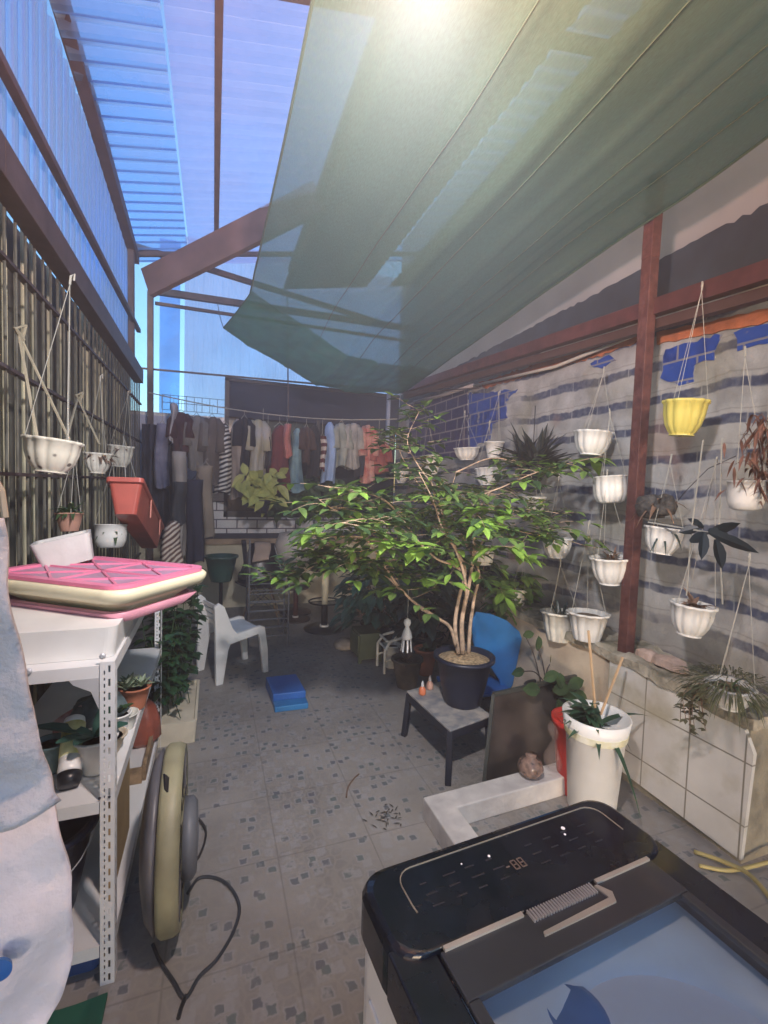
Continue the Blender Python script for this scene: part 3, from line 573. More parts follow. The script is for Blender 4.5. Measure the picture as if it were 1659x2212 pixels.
pot(868,1030,30,26,'tiny white pot seen through leaves near the drying red clothes',x=2.15)
pot(1122,1290,34,34,'small pale pot behind the lower green sprigs right of the trunk',x=2.2,mt=m_whited)
pot(932,1005,40,40,'grey white pot behind the topmost tree leaves',x=2.2,mt=m_whited,plant=(m_leafm,8,.08,.03,1,.6,.5))
t,c,r,h=pot(1578,1503,100,52,'low white pot overflowing with mossy grass and trailing stems over the low wall',x=2.0,plant=(m_leafd,50,.12,.008,1.5,.35,.8),stl=.5)
g=B()
for i in range(420):
    a=R.uniform(0,2*PI); k=R.random()**.5; g.leaf((r*1.9*k*math.cos(a),-.0+r*1.9*k*math.sin(a),R.uniform(-.01,.08)*(1-k)),V((math.cos(a),math.sin(a),R.uniform(-.3,.8))),R.uniform(.05,.11),.005,droop=.7)
g.build('moss',mat('olive_moss',(.07,.08,.04),.9,var=.4,sc_=30),t,local=True)
g=B(); gs2=B()
for i in range(9):
    p0=V((R.uniform(-.05,.03),R.uniform(.06,.13),-.02)); stemleaves(g,gs2,p0,p0+V((R.uniform(-.04,.04),R.uniform(-.0,.06),-R.uniform(.12,.27))),(-.02,.02,.02),6,.035,.018,.0015)
gs2.build('trailing_stems',m_leafdry,t,local=True); g.build('trailing_leaves',mat('olive_small_leaf',(.11,.11,.06),.6,var=.4,sc_=20),t,local=True)
# bromeliad
c=at(1150,1010,x=2.2); t=thing('bromeliad','large dark spiky bromeliad hanging before the grey brick wall','plant',tuple(c))
g=B()
for i in range(75):
    a=R.uniform(0,2*PI); e=R.uniform(.1,1.3); g.leaf((R.uniform(-.05,.05),R.uniform(-.10,.10),R.uniform(-.02,.05)),V((math.cos(a)*math.cos(e)*.7,math.sin(a)*math.cos(e),math.sin(e))),R.uniform(.22,.40),.05,droop=.15,fold=.5,shape=(.6,1,.8,.5,0))
g.build('leaves',mat('charcoal_leaf',(.02,.026,.024),.5,var=.5,tl=.1),t,local=True)
g=B(); g.lathe([(.05,-.12),(.09,-.06),(.10,.0),(.02,.0)],(0,0,0),16); g.tube([(0,0,0),(0,0,.45)],.003,4); g.build('basket',m_black,t,local=True)
# orchid log on the post
c=at(1400,1095,x=2.1); t=thing('orchid_log','dark root ball of an orchid tied to the red post','plant',tuple(c))
g=B(); g.lathe([(.01,-.06),(.05,-.05),(.065,0),(.055,.05),(.01,.065)],(0,-.02,0),12,flute=.25,fn=5); g.lathe([(.01,-.05),(.04,-.04),(.05,0),(.03,.05),(.005,.06)],(0,-.09,.01),10,flute=.3,fn=4); g.build('root_ball',mat('fibrous_roots',(.05,.05,.05),.95,var=.6,sc_=30,bump=1),t,local=True,smooth=True)
g=B(); sprigs(g,(0,-.06,.02),26,.13,.018,1.2,.4,.8); g.build('leaves',m_leafdry,t,local=True)
c=at(1655,965,x=2.05); t=thing('root_orchid','reddish brown dried root plant hanging at the right edge','plant',tuple(c))
g=B()
for k in range(260): 
    a=V((R.gauss(0,.04),R.gauss(0,.045),R.uniform(-.2,.14))); g.leaf(a,V((R.uniform(-1,1),R.uniform(-1,1),R.uniform(-1.2,.3))),.06,.012,droop=.5)
g.build('dried_leaves',mat('rusty_leaf',(.15,.07,.05),.8,var=.4,sc_=30),t,local=True)
g=B(); g.tube([(0,0,.6),(0,0,-.1)],.004,4); g.build('cord',m_string,t,local=True)
# dark broad-leaf hanging orchid
c=at(1530,1150,x=2.0); t=thing('broadleaf_orchid','dark orchid with long pointed leaves hanging between the round pot and the big fluted pot','plant',tuple(c))
g=B(); 
for u,v,u2,v2,wd in ((1530,1150,1640,1195,.05),(1545,1165,1560,1230,.055),(1520,1150,1515,1210,.05),(1510,1140,1465,1150,.04),(1520,1140,1485,1120,.035),(1530,1145,1580,1165,.05),(1490,1170,1530,1150,.045),(1530,1150,1600,1130,.04)):
    a=at(u,v,x=1.99+R.uniform(-.02,.02))-c; b2=at(u2,v2,x=1.99+R.uniform(-.05,.03))-c; g.leaf(a,(b2-a),(b2-a).length,wd,up=V((1,0,.2)),droop=0,fold=.3,shape=(.3,.85,1,.7,0))
g.build('leaves',mat('ink_leaf',(.012,.022,.03),.35,var=.3),t,local=True)
g=B()
for yy in (-.03,.05): g.tube([(0,yy,.4),(0,yy*1.5,0),(0.03,yy*2,-.30)],.003,4)
g.tube([at(1400,1128,x=2.0)-c,at(1530,1150,x=2.0)-c],.004,5); g.build('strings',m_string,t,local=True)
# loose cords on the wall
for pts,lab in (([(1435,1010),(1500,940),(1560,930),(1620,945)],'thin bent dark wire sticking out of the wall beneath the yellow pot'),):
    g=B(); g.tube([at(1440,1110,x=2.2),at(1482,1060,x=2.2),at(1530,1012,x=2.25),at(1590,985,x=2.35)],.0022,4); tag(g.build('wall_wire',m_wire),lab,'wire')
# ---- pots in front of the grille
def lpot(u,v,w_,h_,*a,**k): k.setdefault('group','pots hanging on the left grille'); return pot(u,v,w_*.82,h_*.9,*a,**k)
m_spot=mat('speckled_white_pot',(.50,.49,.42),.5,var=.12,sc_=5)
n,L,b=nodes(m_spot); tc=n.new('ShaderNodeTexCoord'); vo=n.new('ShaderNodeTexVoronoi'); vo.inputs['Scale'].default_value=22; L.new(tc.outputs['Object'],vo.inputs['Vector']); L.new(MX(n,L,MR(n,L,vo.outputs['Distance'],.2,.12),b.inputs['Base Color'].links[0].from_socket,(.09,.08,.07)),b.inputs['Base Color'])
lpot(116,985,128,78,'stained white fluted bowl hanging highest on the left grille',x=-.52,mt=m_spot,stl=.55)
lpot(212,1000,64,48,'dirty white pot with brown withered flowers, beside the stained bowl',x=-.58,mt=m_whited,plant=(m_leafdry,60,.09,.03,1.3,.5,.7))
lpot(262,985,60,50,'pot of faded flowers hanging farthest along the left grille',x=-.60,mt=m_whited,plant=(m_leafdry,60,.10,.03,1.2,.5,.7))
lpot(240,1158,78,56,'white pot with trailing ivy above the tub, beside the red planter',x=-.52,kind='round',flute=0,plant=(m_leafd,30,.09,.035,1.1,.5,.9))
lpot(150,1128,66,44,'faded terracotta pot with small fern above the white foam box',x=-.6,kind='tub',flute=0,mt=mat('faded_terracotta',(.36,.20,.15),.8),plant=(m_leafd,34,.12,.025,1.1,.9,.6),name='fern_pot')
c=at(142,1188,y=2.2); t=thing('foam_planter','tilted white foam planter box standing against the left grille','planter',tuple(c),ry=math.radians(-14),rz=math.radians(10))
g=B(); loft(g,[rrect(-.085,.085,-.065,.065,.02,-.055),rrect(-.10,.10,-.08,.08,.02,.055),rrect(-.09,.09,-.068,.068,.02,.055),rrect(-.08,.08,-.06,.06,.02,-.03)]); g.build('box_shell',mat('white_foam',(.58,.57,.55),.8,bump=.15),t,local=True)
# red rectangular planter, tilted
c=at(303,1120,x=-.42); t=thing('red_planter','red rectangular planter dangling at a slant in front of the left grille','planter',tuple(c))
ax=(at(330,1165,x=-.42)-at(275,1075,x=-.42)).normalized(); up=V((1,0,0)).cross(ax).normalized(); fr_=V((0,0,0))
Mx=Matrix((ax,V((1,0,0)),up)).transposed().to_4x4(); Lh=(at(338,1165,x=-.42)-at(275,1078,x=-.42)).length/2*.8; Wh=px(36,c)
if Mx.determinant()<0: pass
g=B(); rings=[]
for s_,z,wv in ((.92,-Wh*.95,.05),(1,Wh*.5,.075),(1.05,Wh*.52,.085),(1.05,Wh*.75,.085),(.95,Wh*.75,.07),(.9,-Wh*.6,.045)):
    rings.append([Mx@p for p in rrect(-Lh*s_,Lh*s_,-wv,wv,.02,z,4)])
loft(g,rings); m_coral=mat('coral_red_plastic',(.42,.09,.07),.4,var=.12,sc_=12); g.build('planter_box',m_coral,t,local=True)
g=B()
for s_ in (-.45,.45): g.tube([Mx@V((Lh*s_,.086,Wh*.5)),Mx@V((Lh*(s_+.02),.084,-Wh*.5))],.004,5)
g.build('ribs',mat('pale_coral',(.6,.25,.2),.4),t,local=True)
g=B(); g.tube([Mx@V((-Lh,0,Wh*.7)),V((-.1,.05,.5))],.003,4); g.tube([Mx@V((Lh*.6,0,Wh*.7)),V((-.1,.05,.5))],.003,4); g.build('strings',m_string,t,local=True)
# knotted ropes on the grille
for (u,v),(u1,v1),(u2,v2),lab in (((40,720),(80,945),(150,950),'pale rope tied near the top left of the grille'),((168,860),(140,960),(215,960),'pale rope tied midway on the grille above the bowl')):
    g=B(); a=at(u,v,x=-.68); g.tube([a,at(u1,v1,x=-.55)],.005,5); g.tube([a,at(u2,v2,x=-.55)],.005,5)
    g.tube([a+V((0,.02,-.03)),a+V((.02,0,.03)),a+V((0,-.03,.01)),a+V((.01,.01,-.02))],.009,6); tag(g.build('rope',m_rope),lab,'rope')
# ================================================================= SLOTTED STEEL RACK (left)
m_slot=mat('white_powder_steel',(.72,.73,.74),.4,var=.05)
rk=thing('slotted_rack','white slotted angle steel rack with three shelves along the left side','shelf rack',(-.5,2.2,0))
m_hole=mat('slot_shadow',(.04,.04,.05),.8)
XA,XB,YA,YB=-.27,-.70,1.54,2.92
def slotplate(g,org,du,W,H,rows):
    # plate in plane (du,z) pierced by slots: built from strips so the holes are real
    org,du=V(org),V(du); 
    cols=rows; xs=[0]
    for a,b_ in cols: xs+=[a,b_]
    xs.append(W)
    def q(a,b_,z0,z1):
        if b_-a<1e-5 or z1-z0<1e-5: return
        g.add([org+du*a+V((0,0,z0)),org+du*b_+V((0,0,z0)),org+du*b_+V((0,0,z1)),org+du*a+V((0,0,z1))],[(0,1,2,3)])
    for i in range(0,len(xs)-1,2): q(xs[i],xs[i+1],0,H)
    for ci,(a,b_) in enumerate(cols):
        z=.012; k=0
        while z<H-.02:
            hl=(.022,.010)[ci%2] if ci%2==0 else (.008 if k%2 else .012)
            gp=.020 if ci%2==0 else .010
            q(a,b_,z-(.012 if k==0 else 0),z) if k==0 else None
            e=min(H,z+hl); n2=min(H,e+gp)
            q(a,b_,e,n2); z=n2; k+=1
        q(a,b_,z,H)
def post(x,y,sx,sy,H):
    g=B()
    slotplate(g,(x,y,0),(-.038*sx/.038,0,0),.038,H,[(.010,.016),(.024,.028)])
    slotplate(g,(x,y,0),(0,1*sy,0),.038,H,[(.010,.016),(.024,.028)])
    return g.build('post',m_slot,rk,thick=.0018)
post(XA,YA,1,1,1.01); post(XB,YA,-1,1,1.01); post(XA,YB,1,-1,1.01); post(XB,YB,-1,-1,1.01)
def tray(z,name='shelf_tray'):
    g=B(); g.box((XB+.003,YA+.003,z-.004),(XA-.003,YB-.003,z)); 
    g.box((XB+.003,YA-.002,z-.036),(XA-.040,YA+.001,z+.001)); g.box((XB+.003,YB-.001,z-.036),(XA-.003,YB+.002,z))
    g.box((XA-.0045,YA+.040,z-.036),(XA-.0025,YB-.040,z)); g.box((XB+.001,YA+.003,z-.036),(XB+.003,YB-.003,z)); return g.build(name,m_slot,rk)
for z in (1.0,.585,.13): tray(z)
# corner gusset + bolts
g=B(); g.poly([(XA-.040,YA-.003,.965),(XA-.115,YA-.003,.965),(XA-.105,YA-.003,.95),(XA-.06,YA-.003,.925),(XA-.040,YA-.003,.87)],(0,.002,0)); g.build('gusset',mat('grey_gusset',(.45,.46,.48),.5),rk)
for u,v in ((50,1453),(222,1417),(62,1450)):
    c=at(u,v,y=YA-.003); g=B(); g.lathe([(.009,0),(.009,-.004),(.005,-.007)],c,12,M=Matrix.Rotation(math.radians(-90),4,'X')); g.build('bolt',m_chrome,rk)
for u,v in ((215,1724),(236,1721)):
    c=at(u,v,y=YA-.003); g=B(); g.lathe([(.004,0),(.004,-.002)],c,8,M=Matrix.Rotation(math.radians(-90),4,'X')); g.build('bolt',m_hole,rk)
# foam boxes on top
c=V((-.60,1.62,1.0)); t=thing('foam_box','large white plastic crate under the pink tub on top of the rack','box',tuple(c))
a,b2=at(30,1330,y=1.60),at(262,1325,y=1.60)
g=B(); x0,x1=-.68,at(258,1400,y=1.60).x-.004; loft(g,[rrect(x0+.012,x1-.012,1.60,2.0,.03,1.001),rrect(x0,x1,1.585,2.02,.03,1.10)]); t['_w']=tuple(c); g.build('crate_shell',m_white,t)
t=thing('storage_box','smaller white lidless box on the rack behind the crate','box',(-.40,2.2,1.0))
g=B(); loft(g,[rrect(-.50,-.305,2.08,2.5,.02,1.001),rrect(-.51,-.285,2.06,2.52,.02,1.12)]); g.build('box_shell',m_whited,t)
g=B(); loft(g,[rrect(-.515,-.28,2.055,2.525,.02,1.121),rrect(-.515,-.28,2.055,2.525,.02,1.128)]); g.build('box_rim',m_white,t)
# pink and cream tub
P0,P1,P2=at(243,1300,z=1.17),at(442,1246,z=1.17),at(262,1212,z=1.17)
e1=(P1-P0); L1=e1.length; e1.normalize(); e2=V((-e1.y,e1.x,0)); L2=.64; L1=.47
O=P0+V((.02,-.02,0))
tb=thing('washing_tub','cream tub with a pink slatted drainer lid resting on the crates','tub',tuple(V((O.x,O.y,1.10))),rz=math.atan2(e1.y,e1.x))
r_=[]; 
for inset,z,rr in ((.10,.0,.05),(.055,.035,.06),(.05,.05,.06),(.012,.055,.07),(.002,.075,.075),(.0,.09,.075),(.008,.10,.075),(.02,.10,.07),(.03,.085,.06),(.07,.03,.05)): r_.append(rrect(inset,L1-inset,inset,L2-inset,rr,z,8))
g=B(); loft(g,r_); g.build('tub_body',mat('cream_tub_plastic',(.80,.74,.52),.35,var=.04),tb,local=True,smooth=True)
m_pink=mat('pink_plastic',(.78,.22,.36),.4,var=.05); m_lilac=mat('lilac_net_plastic',(.46,.27,.38),.5,var=.15)
g=B(); rr1,rr2=rrect(.014,L1-.014,.014,L2-.014,.07,.1015,8),rrect(.045,L1-.045,.045,L2-.045,.05,.1015,8)
up_=V((0,0,.012)); n_=len(rr1); g.add(rr1+rr2+[p+up_ for p in rr1]+[p+up_ for p in rr2],[(i,(i+1)%n_,(i+1)%n_+n_*2,i+n_*2) for i in range(n_)]+[(i+n_,i+n_*3,(i+1)%n_+n_*3,(i+1)%n_+n_) for i in range(n_)]+[(i+2*n_,(i+1)%n_+2*n_,(i+1)%n_+3*n_,i+3*n_) for i in range(n_)]); g.build('drainer_rim',m_pink,tb,local=True,smooth=False)
g=B(); g.box((.04,.04,.098),(L1-.04,L2-.04,.103)); g.build('drainer_panel',m_lilac,tb,local=True)
g=B()
for a,b_ in (((.04,.04),(L1-.04,L2-.04)),((L1-.04,.04),(.04,L2-.04)),((.04,L2*.5),(L1-.04,L2*.5)),((L1*.5,.04),(L1*.5,L2-.04)),((.04,L2*.5),(L1*.5,L2-.04)),((L1*.5,.04),(L1-.04,L2*.5)),((.04,L2*.5),(L1*.5,.04)),((L1*.5,L2-.04),(L1-.04,L2*.5))): g.bar((a[0],a[1],.106),(b_[0],b_[1],.106),.008,.007)
g.build('drainer_ribs',m_pink,tb,local=True)
g=B(); r2=[rrect(.03+i,L1-.03-i,.03+i,L2-.03-i,.06,z,8) for i,z in ((0,-.012),(0,.016),(.02,.02))]; r2[0]=rrect(.06,L1-.06,.06,L2-.06,.06,-.02,8); loft(g,r2,cap=False); g.build('pink_basket',mat('pale_pink_plastic',(.66,.30,.38),.45,var=.1),tb,local=True,smooth=True)
# middle shelf contents
t=thing('spray_can','white cleaner can with yellow label and dark cap lying on the middle shelf','can',tuple(at(150,1640,z=.62)))
a,b2=at(150,1672,z=.625),at(160,1568,z=.72); d=(b2-a); Lc=.19; d.normalize()
Mq=d.to_track_quat('Z','Y').to_matrix().to_4x4()
def lz(g,prof,o,n_=20): g.lathe(prof,o,n_,M=Mq); return g
lz(B(),[(.01,-.04),(.028,-.038),(.034,-.02),(.034,0)],a).build('cap',m_black,t,smooth=True)
lz(B(),[(.030,0),(.033,.01),(.033,.05)],a).build('can_body',m_white,t,smooth=True)
lz(B(),[(.034,.05),(.034,.16)],a).build('label_band',mat('lemon_label',(.75,.70,.20),.4,var=.3,sc_=25,c2=(.80,.80,.45)),t,smooth=True)
lz(B(),[(.033,.16),(.030,.18),(.015,.19)],a).build('can_shoulder',m_white,t,smooth=True)
def simplepot(name,label,loc,r,h,mt,kind='tub',cat='flower pot',group=None,soil=True):
    t=thing(name,label,cat,tuple(loc),group); g=B(); g.lathe(potprof(r,h,kind),(0,0,h),28); g.build('pot_body',mt,t,local=True,smooth=True)
    if soil: g=B(); g.lathe([(.002,0),(r*.8,.0)],(0,0,h*.85),20); g.build('soil',m_soil,t,local=True)
    return t
t=simplepot('white_pot','white pot with fat dark green blades on the middle shelf, behind the slotted post',at(208,1662,z=.59),.062,.115,m_white)
g=B()
for d,L_ in (((-1,.1,.45),.20),((-.6,-.5,.35),.13),((.6,-.2,1.0),.15),((.3,.5,1),.14),((-.2,-.6,.3),.12),((.9,.1,.4),.1)): g.leaf((0,0,.11),d,L_,.055,droop=.15,fold=.3,shape=(.5,.9,1,.9,.3))
g.build('leaves',mat('thick_leaf',(.03,.09,.07),.35,var=.2),t,local=True)
t=simplepot('teal_pot','slate teal pot on the middle shelf beside the hanging towel',at(108,1665,z=.59),.05,.10,mat('slate_teal',(.10,.17,.18),.5))
t=thing('cloth_bundle','crumpled grey green plastic bag on the middle shelf below the crate','bag',tuple(at(215,1540,y=2.0)))
g=B(); g.lathe([(.02,-.10),(.08,-.07),(.09,0),(.07,.05),(.02,.07)],(0,0,0),22,flute=.2,fn=7); g.build('bag_skin',mat('grey_green_bag',(.10,.14,.15),.45,var=.4,sc_=20,bump=.6),t,local=True,smooth=True)
t=simplepot('clay_bowl','pale clay bowl with a coiled rim in the middle of the rack shelf',at(232,1605,z=.62)-V((0,0,.03)),.06,.06,mat('pale_clay',(.50,.43,.33),.8))
c=at(292,1528,z=.587)
t=simplepot('succulent_pot','terracotta pot with frosty rosette succulent on the rack near the far post',c,.06,.095,m_terra); 
g=B()
for k in range(5):
    cc=V((R.uniform(-.035,.035),R.uniform(-.035,.035),.095))
    for i in range(14):
        a=i*2.4; e=.2+.9*i/14; g.leaf(cc,V((math.cos(a)*math.cos(e),math.sin(a)*math.cos(e),math.sin(e))),.055,.018,droop=.0,fold=.5)
g.build('rosettes',mat('frosty_succulent',(.20,.26,.17),.6,var=.3,sc_=30),t,local=True)
t=simplepot('white_pot','small empty white pot on the rack shelf just nearer than the terracotta pot',V((c.x-.01,c.y-.17,.587)),.045,.06,m_whited,soil=False)
t=simplepot('seedling_pot','small white pot between the slotted post and the terracotta pot',V((-.33,1.95,.586)),.045,.08,m_white)
g=B(); sprigs(g,(0,0,.08),14,.07,.03,.8,.8,.4); g.build('leaves',m_leafd,t,local=True)
t=thing('red_bag','rust red plastic bag slumped on the lowest shelf by the far post','bag',(-.34,2.72,.136))
g=B(); g.lathe([(.05,0),(.075,.03),(.07,.12),(.05,.2),(.02,.24)],(0,0,0),20,flute=.2,fn=6); g.build('bag_skin',mat('rust_red_film',(.30,.08,.05),.4,var=.3,bump=.5),t,local=True,smooth=True)
t=thing('torn_label','small torn red and white sticker on a bent label in the rack','label',tuple(at(145,1590,y=1.95)))
g=B(); g.grid(lambda a,c_:V((lerp(-.045,.045,a),.02*math.sin(a*3),lerp(-.05,.06,c_)+a*.05)),5,5); g.build('label_sheet',mat('faded_red_label',(.40,.14,.14),.6,c2=(.5,.46,.45),sc_=18),t,local=True,thick=.002)
# bottom
t=thing('black_bucket','black plastic bucket with wire handle under the middle shelf','bucket',(-.52,1.72,.135))
g=B(); g.lathe(potprof(.165,.30,'tub'),(0,0,.30),30); g.build('bucket_body',mat('navy_black_plastic',(.015,.02,.045),.35),t,local=True,smooth=True)
g=B(); g.tube([V((.165*math.cos(a),-.165*abs(math.sin(a))*.9-.02,.27-.10*abs(math.sin(a)))) for a in [PI*i/12 for i in range(13)]],.002,4); g.build('handle',m_chrome,t,local=True)
t=thing('cardboard_sheet','brown cardboard piece standing beside the black bucket in the rack','cardboard',(-.30,1.75,.14))
g=B(); g.box((-.325,1.70,.135),(-.305,2.05,.50)); g.build('board',mat('cardboard',(.36,.25,.12),.85),t)
t=thing('blue_crate','dark blue plastic box on the floor under the rack','box',(-.5,1.7,0))
g=B(); loft(g,[rrect(-.62,-.32,1.60,1.98,.03,z) for z in (.0,.092)]); g.build('box_shell',mat('deep_blue_plastic',(.015,.06,.20),.4,var=.3),t)
g=B(); loft(g,[rrect(-.60,-.345,1.62,1.96,.03,z) for z in (.138-.04,.0925)][::-1]); g.build('box_lid',m_blue,t)
t=thing('green_mat','dark green mat on the floor at the lower left','mat',(-.45,1.2,0))
g=B(); g.grid(lambda a,c_:V((lerp(-.75,-.28,a),lerp(.7,1.50,c_),.008+.006*math.sin(a*9+c_*4))),12,12); g.build('mat_sheet',mat('green_rubber',(.01,.11,.07),.8),t,thick=.008)
t=thing('wood_crate','plain wooden crate behind the upright fan ring, below the rack','crate',(-.45,2.6,0))
g=B()
for k in range(2): g.box((-.60,2.35,.01+k*.105),(-.30,2.37,.095+k*.105)); g.box((-.302,2.37,.01+k*.105),(-.285,2.9,.095+k*.105))
g.build('slats',m_wood,t)
# ================================================================= HANGING TOWEL (foreground)
tw=thing('hanging_towel','blue grey towel over a white sheet hanging close by at the left edge','towel',(-.5,.72,1.45))
def hang(edge,ybase,x0,rows,cols,amp,ph,zs):
    def f(a,c_):
        i=c_*(len(edge)-1); k=min(len(edge)-2,int(i)); e=vl(at(*edge[k],y=ybase),at(*edge[k+1],y=ybase),i-k)
        x=lerp(x0,e.x,a); y=ybase+amp*math.sin(a*11+ph+c_*1.2)*(.4+.6*c_)+.018*noise.noise(V((a*5,c_*6,ph)))-.02*(1-(2*a-1)**2)*0
        z=e.z+(1-a)*zs*(c_)+ .02*noise.noise(V((a*4,c_*3,9)))*c_
        return V((x,y,z))
    return f
M=mat('towel_blue_grey',(.40,.46,.58),.9,var=.1,sc_=5,bump=.6,bs=70); n,L,b=nodes(M); b.inputs['Sheen Weight'].default_value=.3
g=B(); g.grid(hang([(12,1120),(22,1250),(50,1420),(80,1560),(112,1660),(133,1722)],.70,-.62,0,0,.012,0,-.065),40,30); g.build('towel_cloth',M,tw,smooth=True,thick=.006)
g=B(); g.grid(hang([(60,1600),(110,1720),(132,1800),(152,1900),(153,2000),(150,2100),(128,2170),(90,2230),(40,2330)],.735,-.62,0,0,.016,2,-.02),44,34); g.build('white_sheet',mat('white_sheet_cloth',(.66,.66,.76),.9,bump=.4,bs=50),tw,smooth=True,thick=.005)
g=B(); g.tube([(-.7,.715,1.72),(.0,.5,1.95)],.004,5) if 0 else g.tube([at(12,1118,y=.715),at(4,1060,y=.715),at(-30,1000,y=.715),at(-200,900,y=.715)],.004,5); g.build('hanging_cord',m_string,tw)
g=B(); g.lathe([(.001,0),(.013,.002),(.015,.008),(.001,.01)],at(2,2085,y=.70),20,M=Matrix.Rotation(math.radians(90),4,'X')); g.build('blue_button_patch',m_blue,tw)
# ================================================================= FAN ON EDGE
c=at(352,1630,y=1.95); 
t=thing('upright_fan','dusty cream round fan housing standing on its rim beside the rack','fan',(-.13,1.8,0))
rF=.29
def ring(g,x0,x1,r,cy,cz,rr=None,n_=48,th=.02):
    MM=Matrix.Rotation(math.radians(90),4,'Y')
    g.lathe([(r-th,x0),(r,x0),(r,x1),(r-th,x1)],(0,cy,cz),n_,M=MM,closed=True)
g=B(); g.lathe([(rF-.03,-.15),(rF-.01,-.152),(rF,-.14),(rF,-.105),(rF-.01,-.085),(rF-.03,-.09)],(0,1.74,rF+.01),56,M=Matrix.Rotation(math.radians(90),4,'Y'),closed=True); g.build('cream_rim',mat('dusty_cream',(.26,.25,.16),.5,var=.3,sc_=6,bump=.1),t,smooth=True)
g=B(); g.lathe([(.02,-.215),(.15,-.21),(rF-.05,-.19),(rF-.012,-.165),(rF-.04,-.15),(.02,-.15)],(0,1.74,rF+.01),40,M=Matrix.Rotation(math.radians(90),4,'Y')); g.build('back_shell',mat('smoky_grey_shell',(.10,.10,.115),.4,var=.3),t,smooth=True)
g=B(); g.lathe([(.13,-.085),(.13,-.055),(.11,-.04),(.0,-.035)],(0,1.74,rF-.02),32,M=Matrix.Rotation(math.radians(90),4,'Y')); g.build('motor_cover',mat('grey_motor',(.13,.14,.16),.5,var=.2),t,smooth=True)
g=B(); 
for k in range(18): a=2*PI*k/18; g.bar((-.088,1.74+.14*math.cos(a),rF+.01+.14*math.sin(a)),(-.09,1.74+(rF-.02)*math.cos(a),rF+.01+(rF-.02)*math.sin(a)),.004,.004)
g.build('grille_wires',m_wire,t)
g=B(); g.poly([at(352,1672,x=-.10),at(362,1680,x=-.10),at(360,1712,x=-.10),at(354,1705,x=-.10)],(.004,0,0)); g.build('slot',m_hole,t)
def floor_pts(pts,z=.006): return [at(u,v,z=z) for u,v in pts]
g=B(); g.tube(crv(floor_pts([(330,2040),(345,2075),(375,2120),(400,2155),(430,2110),(470,2070),(505,2010),(517,1960),(500,1920),(470,1898),(430,1897),(405,1930)])),.006,6); g.build('power_cord',mat('grey_black_cord',(.03,.035,.045),.5),t)
g=B(); g.tube(crv(floor_pts([(402,2150),(392,2175),(385,2200)])),.006,6); g.build('plug_tail',m_black,t)
g=B(); g.tube(crv([at(400,1755,z=.05),at(430,1770,z=.02),at(445,1800,z=.006),at(430,1850,z=.006),at(405,1870,z=.006)]),.005,6); g.build('cord_loop',m_wire,t)
# ================================================================= LEFT PLANTER AND FOLIAGE
c=at(388,1612,z=0); t=thing('leafy_planter','cream planter trough with a tall mass of dark green climbing leaves','planter',(c.x,c.y,0))
x1=at(425,1605,z=0).x; y0=c.y
g=B(); loft(g,[rrect(x1-.26,x1-.01,y0+.02,y0+.60,.015,.0),rrect(x1-.28,x1,y0,y0+.62,.02,.14),rrect(x1-.265,x1-.015,y0+.015,y0+.605,.02,.14),rrect(x1-.255,x1-.02,y0+.02,y0+.60,.02,.11)]); g.build('trough',mat('cream_trough',(.66,.60,.47),.6,var=.1),t)
g=B(); gs2=B()
for i in range(30):
    x=x1-.05-R.random()*.22; y=y0+.05+R.random()*.45; H=R.uniform(.45,.85); b_=V((x,y,.13)); tp=V((x+R.uniform(-.07,.10),y+R.uniform(-.08,.08),.13+H)); stemleaves(g,gs2,b_,tp,(R.uniform(-.05,.05),0,0),int(H*22),.085,.055,.003)
gs2.build('stems',m_leafd,t); g.build('leaves',mat('climber_leaf',(.025,.075,.03),.4,var=.5,sc_=9,tl=.15),t)
# low white pots right of planter
for i,(u,v,s_,lab) in enumerate(((455,1460,.05,'tiny white pot next to the chair back leg'),)):
    pass
# ================================================================= WHITE CHAIR
c=at(470,1482,z=0); c2=at(578,1452,z=0); 
dv=(c2-c); dv.z=0; ang=math.atan2(dv.y,dv.x); Lc=dv.length
ch=thing('plastic_chair','white plastic garden chair facing right next to the leafy planter','chair',(c.x,c.y,0),rz=ang)
def sideframe(y,name):
    g=B(); o=[(-.01,0),(.045,0),(.085,.26),(.10,.30),(Lc-.09,.335),(Lc-.075,.30),(Lc-.035,0),(Lc+.01,0),(Lc-.0,.20),(Lc-.03,.385),(Lc-.07,.40),(.16,.37),(.12,.42),(.05,.60),(.01,.635),(-.03,.61),(-.02,.4)]
    g.poly([V((a,y,b_)) for a,b_ in o][::-1],(0,.035,0)); return g.build(name,m_white,ch,local=True,bevel=.006)
sideframe(-.0,'side_frame'); sideframe(.36,'side_frame')
g=B(); g.box((.12,.03,.355),(Lc-.05,.37,.375)); g.build('seat',mat('pale_blue_seat',(.50,.58,.66),.4),ch,local=True,bevel=.006)
g=B()
for k in range(4): g.bar((.0+.018*(5-k)*.9,.03,.42+k*.052),(.0+.018*(5-k)*.9,.37,.42+k*.052),.012,.034)
g.build('backrest',m_white,ch,local=True,bevel=.003)
